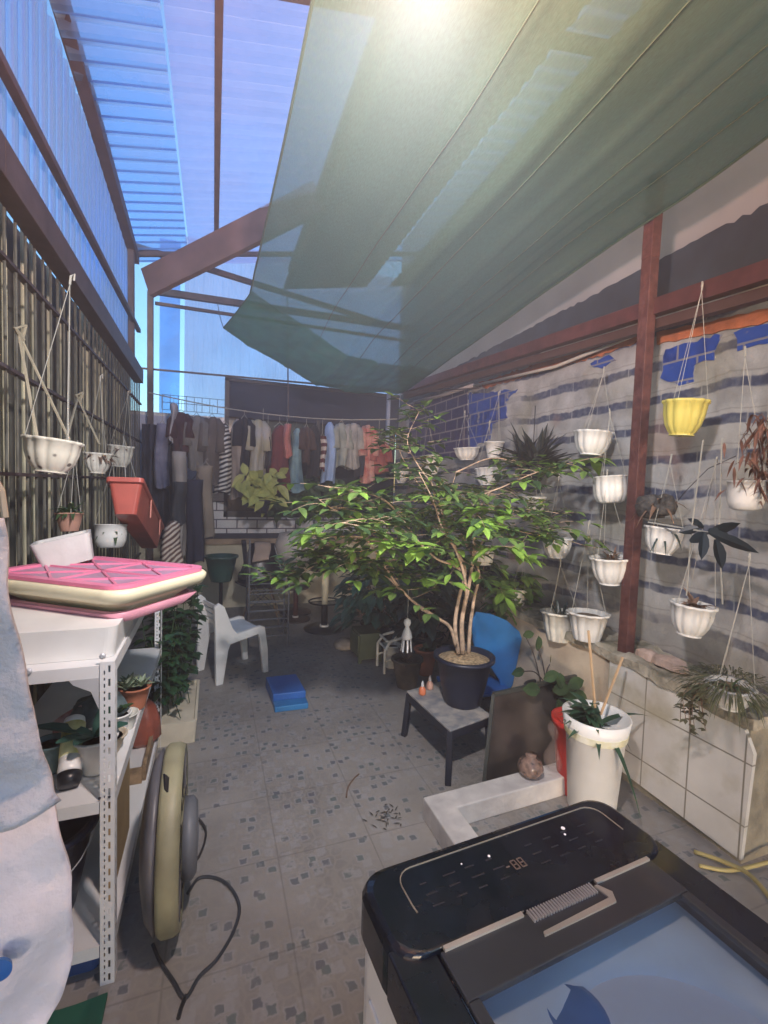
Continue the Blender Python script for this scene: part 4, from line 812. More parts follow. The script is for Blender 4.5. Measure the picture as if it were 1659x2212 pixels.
# ---- chrome plate rack behind
a=at(536,1400,z=0); b2=at(625,1400,z=0)
t=thing('chrome_stand','chrome wire shelf stand between the white chair and the black chair','stand',(a.x,a.y,0))
g=B(); Hh=at(536,1165,y=a.y).z
for (dx,dy) in ((0,0),(b2.x-a.x,0),(0,.3),(b2.x-a.x,.3)): g.tube([(a.x+dx,a.y+dy,0),(a.x+dx,a.y+dy,Hh if dx==0 and dy==0 else at(625,1250,y=a.y).z)],.009,8)
m_chr2=mat('dull_chrome',(.22,.23,.26),.35,m=.4); g.build('uprights',m_chr2,t)
for i,v in enumerate((1252,1275,1298,1318,1338,1356,1374)):
    z=at(580,v,y=a.y).z; g=B(); g.tube([(a.x,a.y,z),(b2.x,a.y,z)],.005,6); g.tube([(a.x,a.y+.3,z),(b2.x,a.y+.3,z)],.007,6)
    for k in range(6): x=lerp(a.x,b2.x,k/5); g.tube([(x,a.y,z),(x,a.y+.3,z)],.003,4)
    g.build('shelf_bars',m_chr2,t)
g=B(); g.tube([(a.x-.05,a.y+.1,Hh-.02),(a.x-.02,a.y-.02,Hh-.32)],.022,8); g.build('dark_grip',m_black,t)
c=at(478,1200,y=4.9); t=thing('green_bucket','dark green bucket on the chrome stand top near the trousers','bucket',tuple(c)); g=B(); g.lathe(potprof(px(34,c),px(55,c),'tub'),(0,0,0),24); g.build('bucket_body',mat('dark_green_plastic',(.02,.07,.06),.4),t,local=True,smooth=True)
g=B(); g.tube([(0,0,-px(50,c)),(0,0,-c.z)],.018,8); g.build('stand_tube',m_black,t,local=True)
# ---- black shell chair
c=at(563,1345,z=0); c.z=0; t=thing('shell_chair','black moulded shell chair with crossed wire legs and a cloth over its back','chair',(c.x,c.y,0),rz=math.radians(-8))
def shell(a,cc):
    # cc 0 front of seat -> 1 top of back ; a across
    w=.26 if cc<.5 else lerp(.26,.13,(cc-.5)/.5); x=(a-.5)*2
    if cc<.45: y=lerp(-.22,.14,cc/.45); z=.44-.02*math.sin(cc/.45*PI)
    else: q=(cc-.45)/.55; y=.14+.10*q; z=.44+.43*q
    z+= (.07*abs(x)**2.5 if cc<.6 else 0)*(1-cc*.8); y-= .06*x*x*(1 if cc>.4 else 0)
    return V((x*w,y,z))
g=B(); g.grid(shell,14,20); g.build('seat_shell',mat('black_shell',(.012,.013,.02),.3),t,local=True,smooth=True,thick=.012)
for sx_ in (-1,1):
    for sy_ in (-1,1): g=B(); g.tube([(sx_*.09,sy_*.08,.42),(sx_*.21,sy_*.19,0)],.009,6); g.build('leg',m_wood,t,local=True)
g=B()
for p,q in (((-.10,-.09,.38),(.17,-.155,.15)),((.10,-.09,.38),(-.17,-.155,.15)),((-.1,.09,.38),(.17,.15,.15)),((.1,.09,.38),(-.17,.15,.15)),((-.1,-.09,.38),(-.17,.15,.15)),((.1,-.09,.38),(.17,.15,.15))): g.tube([p,q],.004,5)
g.build('wire_brace',m_wire,t,local=True)
cl=thing('folded_cloth','taupe cloth draped over the back of the black shell chair','cloth',(c.x,c.y,.86))
g=B(); g.grid(lambda a,b_:(Matrix.Translation((c.x,c.y,0))@Matrix.Rotation(math.radians(-8),4,'Z'))@V((lerp(-.095,.085,a)+.01*math.sin(b_*5),(.20-.05*b_*2 if b_>.15 else .20+.04*(.15-b_)/.15)-.03,lerp(.885,.70-.03*(1-a),b_)+.0)),8,10); g.build('cloth_sheet',mat('taupe_cloth',(.42,.33,.28),.9,bump=.4),cl,thick=.008,smooth=True)
# ---- stools
c=at(638,1338,z=0); c.z=0; t=thing('white_bowl_stool','white bowl seat swivel stool on a thin column near the back wall','stool',(c.x+.05,c.y+.3,0))
rr=px(46,V((c.x,c.y+.3,.8))); zt=at(642,1150,y=c.y+.3).z; zb=at(642,1212,y=c.y+.3).z
g=B(); g.lathe([(.03,zb-.06),(rr*.55,zb-.01),(rr*.92,zb+.06),(rr,zb+.10),(rr*.97,(zb+zt)/2+.06),(rr*.8,zt-.01),(rr*.4,zt+.005),(.01,zt+.01)],(0,0,0),36,flute=.0); g.build('bowl_seat',mat('off_white_vinyl',(.62,.58,.56),.5),t,local=True,smooth=True)
g=B(); g.tube([(0,0,.02),(0,0,zb-.05)],.022,12); g.build('column',m_chrome,t,local=True)
g=B(); g.lathe([(.19,0),(.19,.015),(.05,.03),(.03,.05)],(0,0,0),28); g.build('round_base',m_brown,t,local=True,smooth=True)
t=thing('brown_side_table','small round brown pedestal table in front of the white bowl stool','table',(c.x,c.y,0))
zt=at(637,1268,y=c.y).z; g=B(); g.lathe([(.01,zt-.02),(.14,zt-.015),(.15,zt),(.13,zt+.006),(.0,zt+.004)],(0,0,0),28); g.build('table_top',m_brown,t,local=True)
g=B(); g.tube([(0,0,.03),(0,0,zt-.02)],.028,12); g.build('column',m_red,t,local=True)
g=B(); g.lathe([(.17,0),(.17,.012),(.04,.028)],(0,0,0),28); g.build('round_base',m_brown,t,local=True)
g=B(); g.lathe([(.035,.028),(.035,.045)],(0,0,0),20); g.build('collar',m_white,t,local=True)
c=at(700,1358,z=0); c.z=0; t=thing('bar_stool','bar stool pedestal with cream sleeve and foot ring below the tree crown','stool',(c.x,c.y,0))
z1=at(698,1305,y=c.y).z; z2=at(698,1235,y=c.y).z
g=B(); g.tube([(0,0,.03),(0,0,z1)],.035,12); g.build('column',m_black,t,local=True)
g=B(); g.tube([(0,0,z1),(0,0,z2)],[.032,.042],12); g.build('sleeve',m_cream,t,local=True)
g=B(); g.lathe([(.22,0),(.22,.014),(.05,.03)],(0,0,0),32); g.build('round_base',m_black,t,local=True,smooth=True)
g=B(); g.lathe([(.05,.03),(.05,.045)],(0,0,0),20); g.build('collar',m_white,t,local=True)
g=B(); zr=z1+.03; g.tube([V((.17*math.cos(a),.17*math.sin(a),zr)) for a in [2*PI*i/20 for i in range(21)]],.009,6); g.tube([(-.17,0,zr),(.17,0,zr)],.007,6); g.build('foot_ring',m_black,t,local=True)
g=B(); g.lathe([(.03,z2),(.17,z2+.02),(.18,z2+.06),(.0,z2+.07)],(0,0,0),28); g.build('seat',m_black,t,local=True,smooth=True)
# ---- blue tray
c=at(617,1500,z=0); c.z=0; t=thing('step_stool','blue stepped plastic step stool lying on the tiled floor','stool',(c.x,c.y,0))
def zq(pts,h): return [at(u,v,z=h) for u,v in pts]
g=B(); top=zq([(574,1462),(640,1455),(661,1492),(590,1500)],.085); 
g.add(top+[V((p.x,p.y,.0)) for p in top],[(0,1,2,3),(4,7,6,5),(0,4,5,1),(1,5,6,2),(2,6,7,3),(3,7,4,0)]); g.build('top_step',m_blue,t,bevel=.008)
g=B(); lo=[V((p.x,p.y,.04)) for p in (top[3],top[2])]; off=V((0.0,-.10,0)); lo2=[p+off for p in lo]; q=[lo[0]+V((0,-.002,0)),lo[1]+V((0,-.002,0)),lo2[1],lo2[0]]; g.add(q+[V((p.x,p.y,0)) for p in q],[(0,3,2,1),(4,5,6,7),(0,1,5,4),(1,2,6,5),(2,3,7,6),(3,0,4,7)]); g.build('low_step',mat('lighter_blue_plastic',(.02,.17,.42),.4),t,bevel=.006)
# ================================================================= STOOL TABLE + POTTED TREE
tz=.29
n1=at(952,1572,z=tz); n2=at(1052,1560,z=tz)
n1=at(972,1578,z=tz); f1=at(878,1492,z=tz); n2=at(1062,1545,z=tz)
ta=thing('low_table','low black square stool with worn blue grey top carrying the potted tree','stool',(n1.x,n1.y,0))
f2=n2+(f1-n1)
g=B(); g.poly([n1,n2,f2,f1],(0,0,-.012)); 
g.build('table_top',mat('worn_grey_blue_top',(.25,.28,.33),.7,var=.4,sc_=14,bump=.2,c2=(.42,.38,.34)),ta,bevel=.004)
m_tbl=mat('dark_blue_black_plastic',(.015,.018,.03),.45)
g=B()
for a,b_ in ((n1,n2),(n2,f2),(f2,f1),(f1,n1)): cc=(n1+f2)/2; a2,b2=vl(a,cc,.05),vl(b_,cc,.05); g.bar(a2-V((0,0,.035)),b2-V((0,0,.035)),.018,.045)
g.build('apron',m_tbl,ta)
for p in (n1,n2,f2,f1):
    cc=(n1+f2)/2; a=vl(p,cc,.08); b_=vl(p,cc,-.02); g=B(); b_.z=0; a.z=tz-.013; g.bar(a,b_,.032); g.build('leg',m_tbl,ta,bevel=.003)
pc=at(1000,1545,y=n1.y+.13); pc=V((( n1.x+f2.x)/2+.02,(n1.y+f2.y)/2-.0,tz+.002))
pc=at(1001,1535,z=tz); pc.y+=.10; pc.x+=.05; pc.z=tz+.001
PR=px(62,pc); PH=at(1000,1415,y=pc.y).z-tz
tr=thing('potted_tree','spreading small tree with many thin trunks in a black pot on the low stool','tree',tuple(pc))
g=B(); g.lathe(potprof(PR,PH,'tub'),(pc.x,pc.y,pc.z+PH),36); g.build('pot',mat('navy_black_pot',(.012,.016,.035),.4),tr,smooth=True)
g=B(); g.lathe([(.002,.02),(PR*.5,.015),(PR*.9,-.01)],(pc.x,pc.y,pc.z+PH*.93),24,flute=.03,fn=9); g.build('soil',mat('rice_husk_soil',(.34,.25,.15),.95,var=.5,sc_=60,bump=1),tr)
TY=pc.y
def T(u,v,dy=0): return at(u,v,y=TY+dy)
stems=[ # pixel path with depth offsets, base radius
 ([(990,1412,0),(983,1350,.0),(992,1290,.02),(1005,1235,.02),(990,1195,.03),(965,1150,.05),(945,1100,.08),(930,1030,.10)],.014),
 ([(1000,1412,0),(998,1340,.0),(1012,1270,.0),(1020,1220,.0),(1024,1165,-.02),(1030,1110,-.05),(1060,1060,-.08)],.016),
 ([(1012,1412,.02),(1016,1350,.03),(1025,1290,.05),(1035,1240,.05),(1020,1200,.06),(995,1150,.1),(970,1090,.18),(985,1020,.28)],.013),
 ([(1008,1290,.0),(1002,1240,-.02),(985,1190,-.03),(955,1140,-.05),(935,1080,-.1),(905,1020,-.12)],.011),
 ([(985,1395,-.01),(972,1355,-.03),(945,1335,-.05),(900,1305,-.08),(868,1275,-.10),(845,1245,-.12),(825,1215,-.15),(790,1160,-.2),(765,1120,-.24)],.011),
 ([(868,1275,-.10),(830,1240,-.08),(800,1222,-.05),(760,1208,-.03),(715,1200,.0),(665,1230,.03),(625,1245,.05)],.007),
 ([(1004,1235,.02),(975,1220,-.0),(940,1205,-.04),(900,1165,-.1),(868,1120,-.15),(830,1080,-.2),(770,1060,-.25),(700,1050,-.28)],.009),
 ([(1020,1200,.05),(1060,1150,.15),(1110,1110,.25),(1180,1080,.35)],.008),
 ([(1000,1150,.02),(1030,1080,-.05),(1090,1050,-.1),(1160,1020,-.15),(1240,998,-.15),(1305,985,-.15)],.006),
 ([(965,1150,.05),(940,1060,.12),(900,1000,.18),(880,950,.22),(905,890,.25)],.007),
 ([(945,1100,.08),(900,1040,.22),(870,990,.35),(850,940,.4)],.006),
 ([(1030,1110,-.05),(1080,1130,-.2),(1130,1150,-.3),(1200,1160,-.35)],.006),
 ([(985,1020,.28),(1060,990,.35),(1130,1000,.4),(1200,1010,.45)],.006),
 ([(900,1165,-.1),(860,1140,-.25),(800,1120,-.4),(740,1130,-.5)],.006),
 ([(765,1120,-.24),(720,1100,-.25),(690,1080,-.25)],.005),
 ([(790,1160,-.2),(730,1160,-.1),(680,1180,.05),(645,1190,.15)],.005),
 ([(965,1150,.05),(900,1120,.3),(820,1090,.5),(750,1070,.6)],.006),
 ([(970,1090,.18),(1010,1060,.5),(1050,1050,.7)],.006),
]
g=B(); paths=[]
for pts,r in stems:
    c3=crv([T(*p) for p in pts],5); N=len(c3); g.tube(c3,[max(.0018,r*(1-.8*i/(N-1))) for i in range(N)],7); paths.append((c3,r))
tw_=B(); lv={k:B() for k in 'dml'}
def pickleaf(p):
    q=R.random(); return 'l' if q<.14 else ('m' if q<.62 else 'd')
def tleaf(p,d,s=1,kind=None):
    k=kind or pickleaf(p); lv[k].leaf(p,d,R.uniform(.058,.10)*s,R.uniform(.030,.050)*s,droop=R.uniform(-.05,.4),fold=.25,shape=(0,.85,1,.7,0))
def twig(p,d,L_,n_,s=1,kind=None):
    pts=[p]; q=V(p); d=V(d).normalized()
    for i in range(4):
        d=(d+V((R.gauss(0,.18),R.gauss(0,.18),R.gauss(-.02,.12)))).normalized(); q=q+d*L_/4; pts.append(q.copy())
    tw_.tube(pts,[.0016,.0014,.0012,.001,.0008],4,caps=False)
    for i in range(n_):
        t=.2+.8*i/max(1,n_-1); a=pts[min(3,int(t*4))]; b_=pts[min(4,int(t*4)+1)]; pp=vl(a,b_,t*4-int(t*4) if t<1 else 1)
        side=d.cross(V((0,0,1))).normalized()*(1 if i%2 else -1)
        tleaf(pp,d*.5+side*R.uniform(.5,1)+V((0,0,R.uniform(-.15,.25))),s,kind)
    tleaf(pts[-1],d,s,kind)
for ci,(c3,r) in enumerate(paths):
    N=len(c3)
    for i in range(int(N*.42) if ci not in (5,8,9,10,14,15) else int(N*.2),N):
        if c3[i].z<1.12 and ci in (0,1,2,3,6,9): continue
        if c3[i].z<.95 and ci!=5: continue
        if R.random()<.3: continue
        for _ in range(2):
            a=R.uniform(0,2*PI); d=V((math.cos(a),math.sin(a)*.9,R.uniform(-.22,.25))); twig(c3[i],d,R.uniform(.10,.24),R.randint(4,6))
# flat layered crown sprays
for _ in range(75):
    a=R.uniform(0,2*PI); k=R.random()**.55
    x=pc.x-.10+ (.70 if math.cos(a)<0 else .74)*k*math.cos(a); y=pc.y+.10+.62*k*math.sin(a)
    z=1.47-.20*k*k+R.uniform(-.11,.10)*(1.1-k*.5)-(.06 if math.cos(a)<-.3 else -.06)*k
    twig((x,y,z),V((math.cos(a),math.sin(a),R.uniform(-.1,.12))),R.uniform(.12,.22),R.randint(4,7))
for u,v,dy in ((905,890,.25),(890,885,.25),(880,950,.22),(860,940,.3),(925,955,.2),(895,945,.2)):
    for _ in range(2): a=R.uniform(0,2*PI); twig(T(u,v,dy),V((math.cos(a),math.sin(a),.1)),.09,4,.9,'m')
# sprigs near the camera, lamp light painted as brighter leaf colour
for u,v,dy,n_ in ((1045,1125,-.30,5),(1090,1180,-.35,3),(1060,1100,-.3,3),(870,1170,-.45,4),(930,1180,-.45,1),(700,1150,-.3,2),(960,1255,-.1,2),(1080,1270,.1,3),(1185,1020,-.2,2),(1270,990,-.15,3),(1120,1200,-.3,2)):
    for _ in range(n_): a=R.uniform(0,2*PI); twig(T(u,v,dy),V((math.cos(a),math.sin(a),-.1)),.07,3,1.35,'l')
g.add(tw_.v,tw_.f); trunk=g.build('trunk',m_bark,tr,smooth=True); 0
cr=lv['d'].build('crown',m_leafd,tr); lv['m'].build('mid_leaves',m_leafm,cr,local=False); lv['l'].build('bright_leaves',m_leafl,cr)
for o in list(cr.children): o.location=(0,0,0)
# hanging ghost ornament
c=at(880,1345,y=2.55); t=thing('hanging_ornament','small white cloth doll ornament with dangling strips under a low branch','ornament',tuple(c))
g=B(); s_=px(1,c); g.lathe([(.001,s_*10),(s_*7,s_*6),(s_*8,0),(s_*6,-s_*6),(s_*4,-s_*9),(s_*9,-s_*20),(s_*12,-s_*32),(s_*10,-s_*36),(.001,-s_*34)],(0,0,0),20); g.build('doll_body',m_white,t,local=True,smooth=True)
g=B()
for k in range(7): a=2*PI*k/7; g.bar((s_*9*math.cos(a),s_*9*math.sin(a),-s_*34),(s_*12*math.cos(a),s_*12*math.sin(a),-s_*62),s_*3,s_*1)
g.build('strips',m_white,t,local=True)
g=B(); g.tube([(0,0,s_*10),(0,0,s_*75)],.0015,4); g.build('thread',m_string,t,local=True)
# little figures on the table
for u,v,col,lab in ((912,1500,(.75,.22,.10),'tiny orange bottle on the stool corner, nearer the camera'),(928,1488,(.70,.42,.32),'tiny pale pink bottle on the stool, closer to the black pot')):
    c=at(u,v,z=tz); t=thing('small_bottle',lab,'bottle',tuple(c)); s_=px(1,c)
    g=B(); g.lathe([(s_*7,0),(s_*8,s_*3),(s_*7.5,s_*12),(s_*4,s_*17),(s_*3,s_*18)],(0,0,0),16); g.build('bottle_body',mat('tinted_bottle',col,.3),t,local=True,smooth=True)
    g=B(); g.lathe([(s_*3.2,s_*18),(s_*3,s_*24),(s_*1.2,s_*30)],(0,0,0),12); g.build('nozzle',m_white,t,local=True)
# ---- blue plastic chair behind
c=at(1070,1500,y=2.75); t=thing('blue_chair','blue plastic chair back rising behind the potted tree','chair',(c.x,c.y,0))
yb=2.75; outl=[(1030,1322),(1060,1326),(1095,1340),(1123,1365),(1128,1380),(1120,1420),(1108,1480),(1100,1492),(1085,1495),(1080,1470),(1060,1440),(1030,1420),(1022,1380),(1022,1340)]
g=B(); g.poly([at(u,v,y=yb+.0009*(v-1400)) for u,v in outl],(0,.02,0)); g.build('backrest',mat('sky_blue_plastic',(.03,.22,.62),.4,var=.08),t,bevel=.006)
zs=at(1085,1490,y=yb).z; x0_,x1_=at(1020,1490,y=yb).x,at(1105,1490,y=yb).x
g=B(); g.box((x0_-.1,yb-.02,zs-.03),(x1_,yb+.36,zs)); g.build('seat',m_blue,t,bevel=.01)
for xx in (x0_-.08,x1_-.04):
    for yy in (yb+.0,yb+.32): g=B(); g.bar((xx,yy,zs-.03),(xx,yy,0),.035); g.build('leg',m_blue,t)
# ---- leaning dark board with frame
t=thing('leaning_board','dark glossy framed board leaning behind the whitewashed kerb','board',(1.6,2.1,0))
q=[at(1046,1690,z=.0),at(1196,1655,z=.0)]; 
bl=V((kx+.42,ky+.12,.01)); bl=at(1046,1688,z=.01); br=V((bl.x+.62,bl.y+.02,.01)); tl=at(1066,1500,y=bl.y+.10); trr=V((tl.x+.62,tl.y+.05,at(1215,1465,y=tl.y+.05).z))
g=B(); g.poly([bl,br,trr,tl],(0,.012,0)); g.build('panel',mat('dark_glass_panel',(.06,.05,.045),.2,var=.5,sc_=4),t)
g=B(); g.bar(bl,tl,.018,.022); g.bar(tl,trr,.018,.022); g.bar(br,trr,.018,.022); g.build('frame',mat('dark_green_frame',(.045,.05,.045),.5),t)
# ---- plants behind the board
def spoonplant(name,label,base,leaves,potr=.09,poth=.16,mp_=m_black,lm=m_leafd):
    t=thing(name,label,'plant',tuple(base)); g=B(); gs_=B()
    for u,v,dy,s_,d in leaves:
        p=at(u,v,y=base[1]+(dy if v<1455 else -.36)); b_=V(base)+V((R.uniform(-.04,.04),R.uniform(-.04,.04),poth)); pts=crv([b_,vl(b_,p,.5)+V((0,0,.04)),p],5); gs_.tube(pts,.004,5)
        g.leaf(p-V(d)*s_*.2,d,s_*1.25,s_*.75,up=V((.2,-1,.3)),droop=.1,fold=.2,shape=(.2,.9,1,.75,0))
    g.build('leaves',lm,t); gs_.build('stems',mat('purple_stem',(.09,.07,.06),.6),t)
    g=B(); g.lathe(potprof(potr,poth,'tub'),(base[0],base[1],base[2]+poth),24); g.build('pot_body',mp_,t,smooth=True); return t
b0=at(1175,1600,y=2.45); b0.z=0
spoonplant('spoon_leaf_plant','dark spoon leafed plant on thin stems behind the leaning board',tuple(b0),[(1134,1372,0,.07,V((1,0,.2))),(1162,1400,0,.09,V((0,0,1))),(1128,1450,0,.08,V((-1,0,0))),(1226,1382,0,.10,V((1,0,-.1))),(1215,1410,.0,.09,V((.6,0,1))),(1192,1430,0,.08,V((.1,0,1))),(1180,1465,-.05,.09,V((1,0,.4))),(1200,1490,-.05,.10,V((1,0,.1))),(1232,1480,-.05,.10,V((1,0,.3))),(1160,1490,-.05,.10,V((-1,0,.3))),(1220,1500,-.05,.11,V((1,0,-.3))),(1205,1520,-.08,.12,V((.3,0,-1))),(1235,1515,-.08,.12,V((.6,0,-1))),(1245,1500,-.08,.10,V((1,0,-.5))),(1215,1480,-.1,.10,V((-.5,0,.8)))],potr=.14,poth=.25,lm=m_leafd)
# ---- tall white bucket
bc_=at(1280,1745,z=0); bc_.z=0; yB=bc_.y
rT=px(70,at(1270,1530,y=yB)); hB=at(1270,1545,y=yB).z
t=thing('tall_white_bucket','tall white bucket with strappy green plant and two bamboo sticks in the kerb corner','bucket',(bc_.x-.01,bc_.y,0))
g=B(); g.lathe([(rT*.66,0),(rT*.70,.01),(rT*.86,hB*.80),(rT*.90,hB*.81),(rT*1.0,hB),(rT*.94,hB),(rT*.86,hB*.85),(.01,hB*.85)],(0,0,0),40); g.build('bucket_body',m_white,t,local=True,smooth=True)
g=B(); g.lathe([(rT*.895,hB*.80),(rT*.91,hB*.80),(rT*.945,hB*.87),(rT*.93,hB*.87)],(0,0,0),40,closed=True); g.build('yellow_band',mat('pale_lemon_band',(.70,.66,.32),.5,var=.15,sc_=14,c2=(.8,.8,.7)),t,local=True)
g=B()
for d,L_,w_,dr in (((1,-.1,.45),.36,.035,.35),((.9,.0,.2),.26,.03,.9),((-.1,-.9,.35),.34,.03,1.15),((-.7,0,.6),.26,.05,.5),((-.5,-.6,.3),.22,.05,.6),((-.3,.6,.8),.3,.05,.5),((.2,.3,.7),.2,.05,.4),((-.8,.3,.9),.28,.05,.5),((-1,-.2,.4),.24,.05,.4)): g.leaf((0,0,hB*.86),d,L_,w_,droop=dr,fold=.5,shape=(.6,.9,1,.9,.7,.45,.2,0))
for k in range(34): a=R.uniform(1.6,4.6); g.leaf((-.04,0,hB*.86+R.uniform(0,.12)),V((math.cos(a),math.sin(a),R.uniform(.1,.9))),R.uniform(.09,.16),.045,droop=.3)
g.build('leaves',mat('strappy_leaf',(.03,.075,.04),.4,var=.4,tl=.15),t,local=True)
for (u,v),(u2,v2) in (((1286,1520),(1271,1362)),((1298,1535),(1345,1420))): g=B(); g.tube([at(u,v,y=yB)-V((bc_.x-.01,bc_.y,.02)),at(u2,v2,y=yB+.05)-V((bc_.x-.01,bc_.y,0))],.007,6); g.build('stick',mat('bamboo_cane',(.42,.29,.17),.7),t,local=True)
cb_=at(1208,1655,y=yB+.20); t=thing('red_bucket','red plastic bucket mostly hidden behind the tall white bucket','bucket',(bc_.x+.005,yB+.14,0))
g=B(); g.lathe(potprof(.118,.39,'tub'),(0,0,.39),30); g.build('bucket_body',mat('bright_red_plastic',(.55,.04,.03),.4),t,local=True,smooth=True)
# glass jar and bulb on the kerb
M=bpy.data.materials.new('clear_glass'); M.use_nodes=True; n=M.node_tree.nodes; L=M.node_tree.links; b=n['Principled BSDF']; b.inputs['Base Color'].default_value=(.45,.36,.33,1); b.inputs['Roughness'].default_value=.06
p=n.new('ShaderNodeBsdfTransparent'); mx=n.new('ShaderNodeMixShader'); mx.inputs[0].default_value=.82; L.new(b.outputs[0],mx.inputs[1]); L.new(p.outputs[0],mx.inputs[2]); L.new(mx.outputs[0],n['Material Output'].inputs[0]); m_glass=M
kt=at(1185,1650,z=.1); kt.y=ky-.01
s_=px(1,kt); t=thing('glass_lamp_chimney','clear glass oil lamp chimney standing on the kerb','glass',(kt.x,kt.y,.101))
g=B(); g.lathe([(s_*12,0),(s_*24,s_*12),(s_*26,s_*26),(s_*20,s_*42),(s_*11,s_*58),(s_*9,s_*66),(s_*18,s_*80),(s_*20,s_*92),(s_*13,s_*104)],(0,0,0),24,cap=False); g.build('chimney',m_glass,t,local=True,smooth=True)
kt=at(1135,1668,z=.1); kt.y=ky-.02; t=thing('glass_float','brown tinted glass ball jar lying on the kerb','glass',(kt.x,kt.y,.101))
g=B(); g.lathe([(s_*4,0),(s_*22,s_*8),(s_*27,s_*20),(s_*22,s_*34),(s_*10,s_*42),(s_*12,s_*48)],(0,0,0),24); g.build('jar',mat('brown_glass',(.25,.17,.14),.15,var=.5,sc_=40,tp=.25),t,local=True,smooth=True)
# ---- clutter behind the tree: green stool, cage, pots
c=at(795,1432,z=0); t=thing('green_stool','square olive green plastic stool on the floor left of the white cage','stool',(c.x,c.y,0))
x0,x1=at(770,1430,z=0).x,at(825,1430,z=0).x; H=.24
g=B(); g.poly([(x0,c.y,0),(x0+.03,c.y,0),(x0+.04,c.y,H*.55),(x1-.04,c.y,H*.55),(x1-.03,c.y,0),(x1,c.y,0),(x1-.02,c.y,H),(x0+.02,c.y,H)],(0,.02,0)); g.box((x0+.01,c.y,H),(x1-.01,c.y+.26,H+.02)); g.box((x0,c.y+.02,.05),(x0+.02,c.y+.26,H)); g.box((x0+.02,c.y+.03,.02),(x1-.02,c.y+.05,H*.9)); g.build('stool_shell',mat('olive_green_plastic',(.07,.09,.05),.5,var=.25),t)
c=at(830,1455,z=0); t=thing('white_cage','small white plastic basket frame in front of the dark foliage','basket',(c.x,c.y,0))
g=B()
for a in (0,.18):
    g.tube([(c.x,c.y+a,0),(c.x,c.y+a,.2),(c.x+.05,c.y+a,.27),(c.x+.16,c.y+a,.29)],.012,6); g.tube([(c.x+.16,c.y+a,.29),(c.x+.17,c.y+a,.0)],.012,6); g.tube([(c.x,c.y+a,.1),(c.x+.17,c.y+a,.14)],.008,6)
for z in (.2,.27): g.tube([(c.x+.02,c.y,z),(c.x+.02,c.y+.18,z)],.01,6)
g.build('basket_frame',m_whited,t)
def jar(u,v,wp,hp,name,label,cat,mt,plant=None):
    c=at(u,v,z=0); c.z=0; r=px(wp/2,c); h=px(hp,c); t=simplepot(name,label,c,r,h,mt)
    t['category']=cat
    if plant: g=B(); sprigs(g,(0,0,h*.85),plant[1],plant[2],plant[3],.9,.9,.5); g.build('foliage',plant[0],t,local=True)
    return t
jar(878,1482,66,62,'clay_pot','mossy brown grey clay pot on the floor left of the black tree pot','flower pot',mat('mossy_clay',(.12,.10,.075),.85,var=.4,bump=.4),(m_leafdry,30,.16,.02))
jar(918,1455,50,56,'clay_pot','reddish terracotta pot on the floor between the mossy pot and the black tree pot','flower pot',m_terra,(m_leafd,20,.14,.03))
jar(845,1440,40,50,'white_vase','whitish round vase behind the small white basket','vase',m_whited)
jar(925,1425,60,55,'clay_pot','tan stoneware pot half hidden behind the ornament and the tree pot','flower pot',mat('tan_stoneware',(.24,.19,.12),.8,var=.3),(m_leafd,30,.2,.05))
def bush(name,label,u,v,top,wp,lm,n_,LL=.14,LW=.07,y=None,potm=m_black,dep=.35,cat='plant'):
    c=at(u,v,z=0); 
    if y: c=at(u,v,y=y)
    c.z=0; zt=at(u,top,y=c.y).z; r=px(wp/2,c); t=thing(name,label,cat,tuple(c)); g=B(); gs_=B()
    for k in range(n_):
        a=R.uniform(0,2*PI); q=R.random()**.5; z=.2+(zt-.25)*R.random()**.7; w_=r*q*(.55+.45*math.sin(PI*min(1,z/zt*.9)))
        p=V((c.x+w_*math.cos(a),c.y+min(dep,r)*q*math.sin(a),z)); g.leaf(p,V((math.cos(a),math.sin(a)-.4,R.uniform(-.5,.7))),LL*R.uniform(.6,1.2),LW*R.uniform(.7,1.2),droop=.4)
        if k%9==0: gs_.tube(crv([c+V((R.uniform(-.05,.05),0,.15)),vl(c,p,.5)+V((0,0,.12)),p],3),.005,4)
    g.build('foliage',lm,t); gs_.build('stems',m_leafdry,t)
    g=B(); g.lathe(potprof(.15,.24,'tub'),(c.x,c.y,.24),24); g.build('pot_body',potm,t,smooth=True); return t
m_teal=mat('blue_green_leaf',(.025,.075,.065),.4,var=.5,sc_=8,tl=.1)
bush('dark_shrub','dense blue green leafy shrub between the bar stool and the clutter of pots',810,1395,1225,150,m_teal,420,.16,.08)
bush('shade_shrub','dark broad leafed shrub behind the low branch of the tree',920,1400,1215,140,m_leafblk,320,.16,.09,y=3.7)
bush('shrub_by_wall','mid green shrub with pale small flowers right of the tree trunk against the side wall',1105,1400,1225,95,m_leafm,300,.11,.07,y=3.0)
bush('ledge_shrub','dark shrub by the plaster ledge behind the blue chair',1020,1400,1190,110,m_leafd,260,.14,.06,y=3.6)
bush('corner_shrub','tall dark foliage in the far right corner below the navy tiles',950,1330,1120,200,m_leafblk,420,.16,.07,y=4.7)
# stones/rubble near shrub
for u,v,wd,lab in ((745,1400,46,'pale rounded stone beside the bar stool base'),(775,1385,34,'smaller mottled stone behind the pale stone'),(822,1360,24,'narrow whitish stone at the edge of the dark shrub')):
    c=at(u,v,z=.0); r=px(wd/2,c); g=B(); g.lathe([(.01,0),(r,.02),(r*.9,r*.6),(r*.4,r*.9),(.01,r*.95)],c,14,flute=.2,fn=3); tag(g.build('stone',mat('mottled_stone',(.24,.22,.20),.9,var=.4,sc_=12,bump=.5),smooth=True),lab,'stone','loose stones by the shrub')
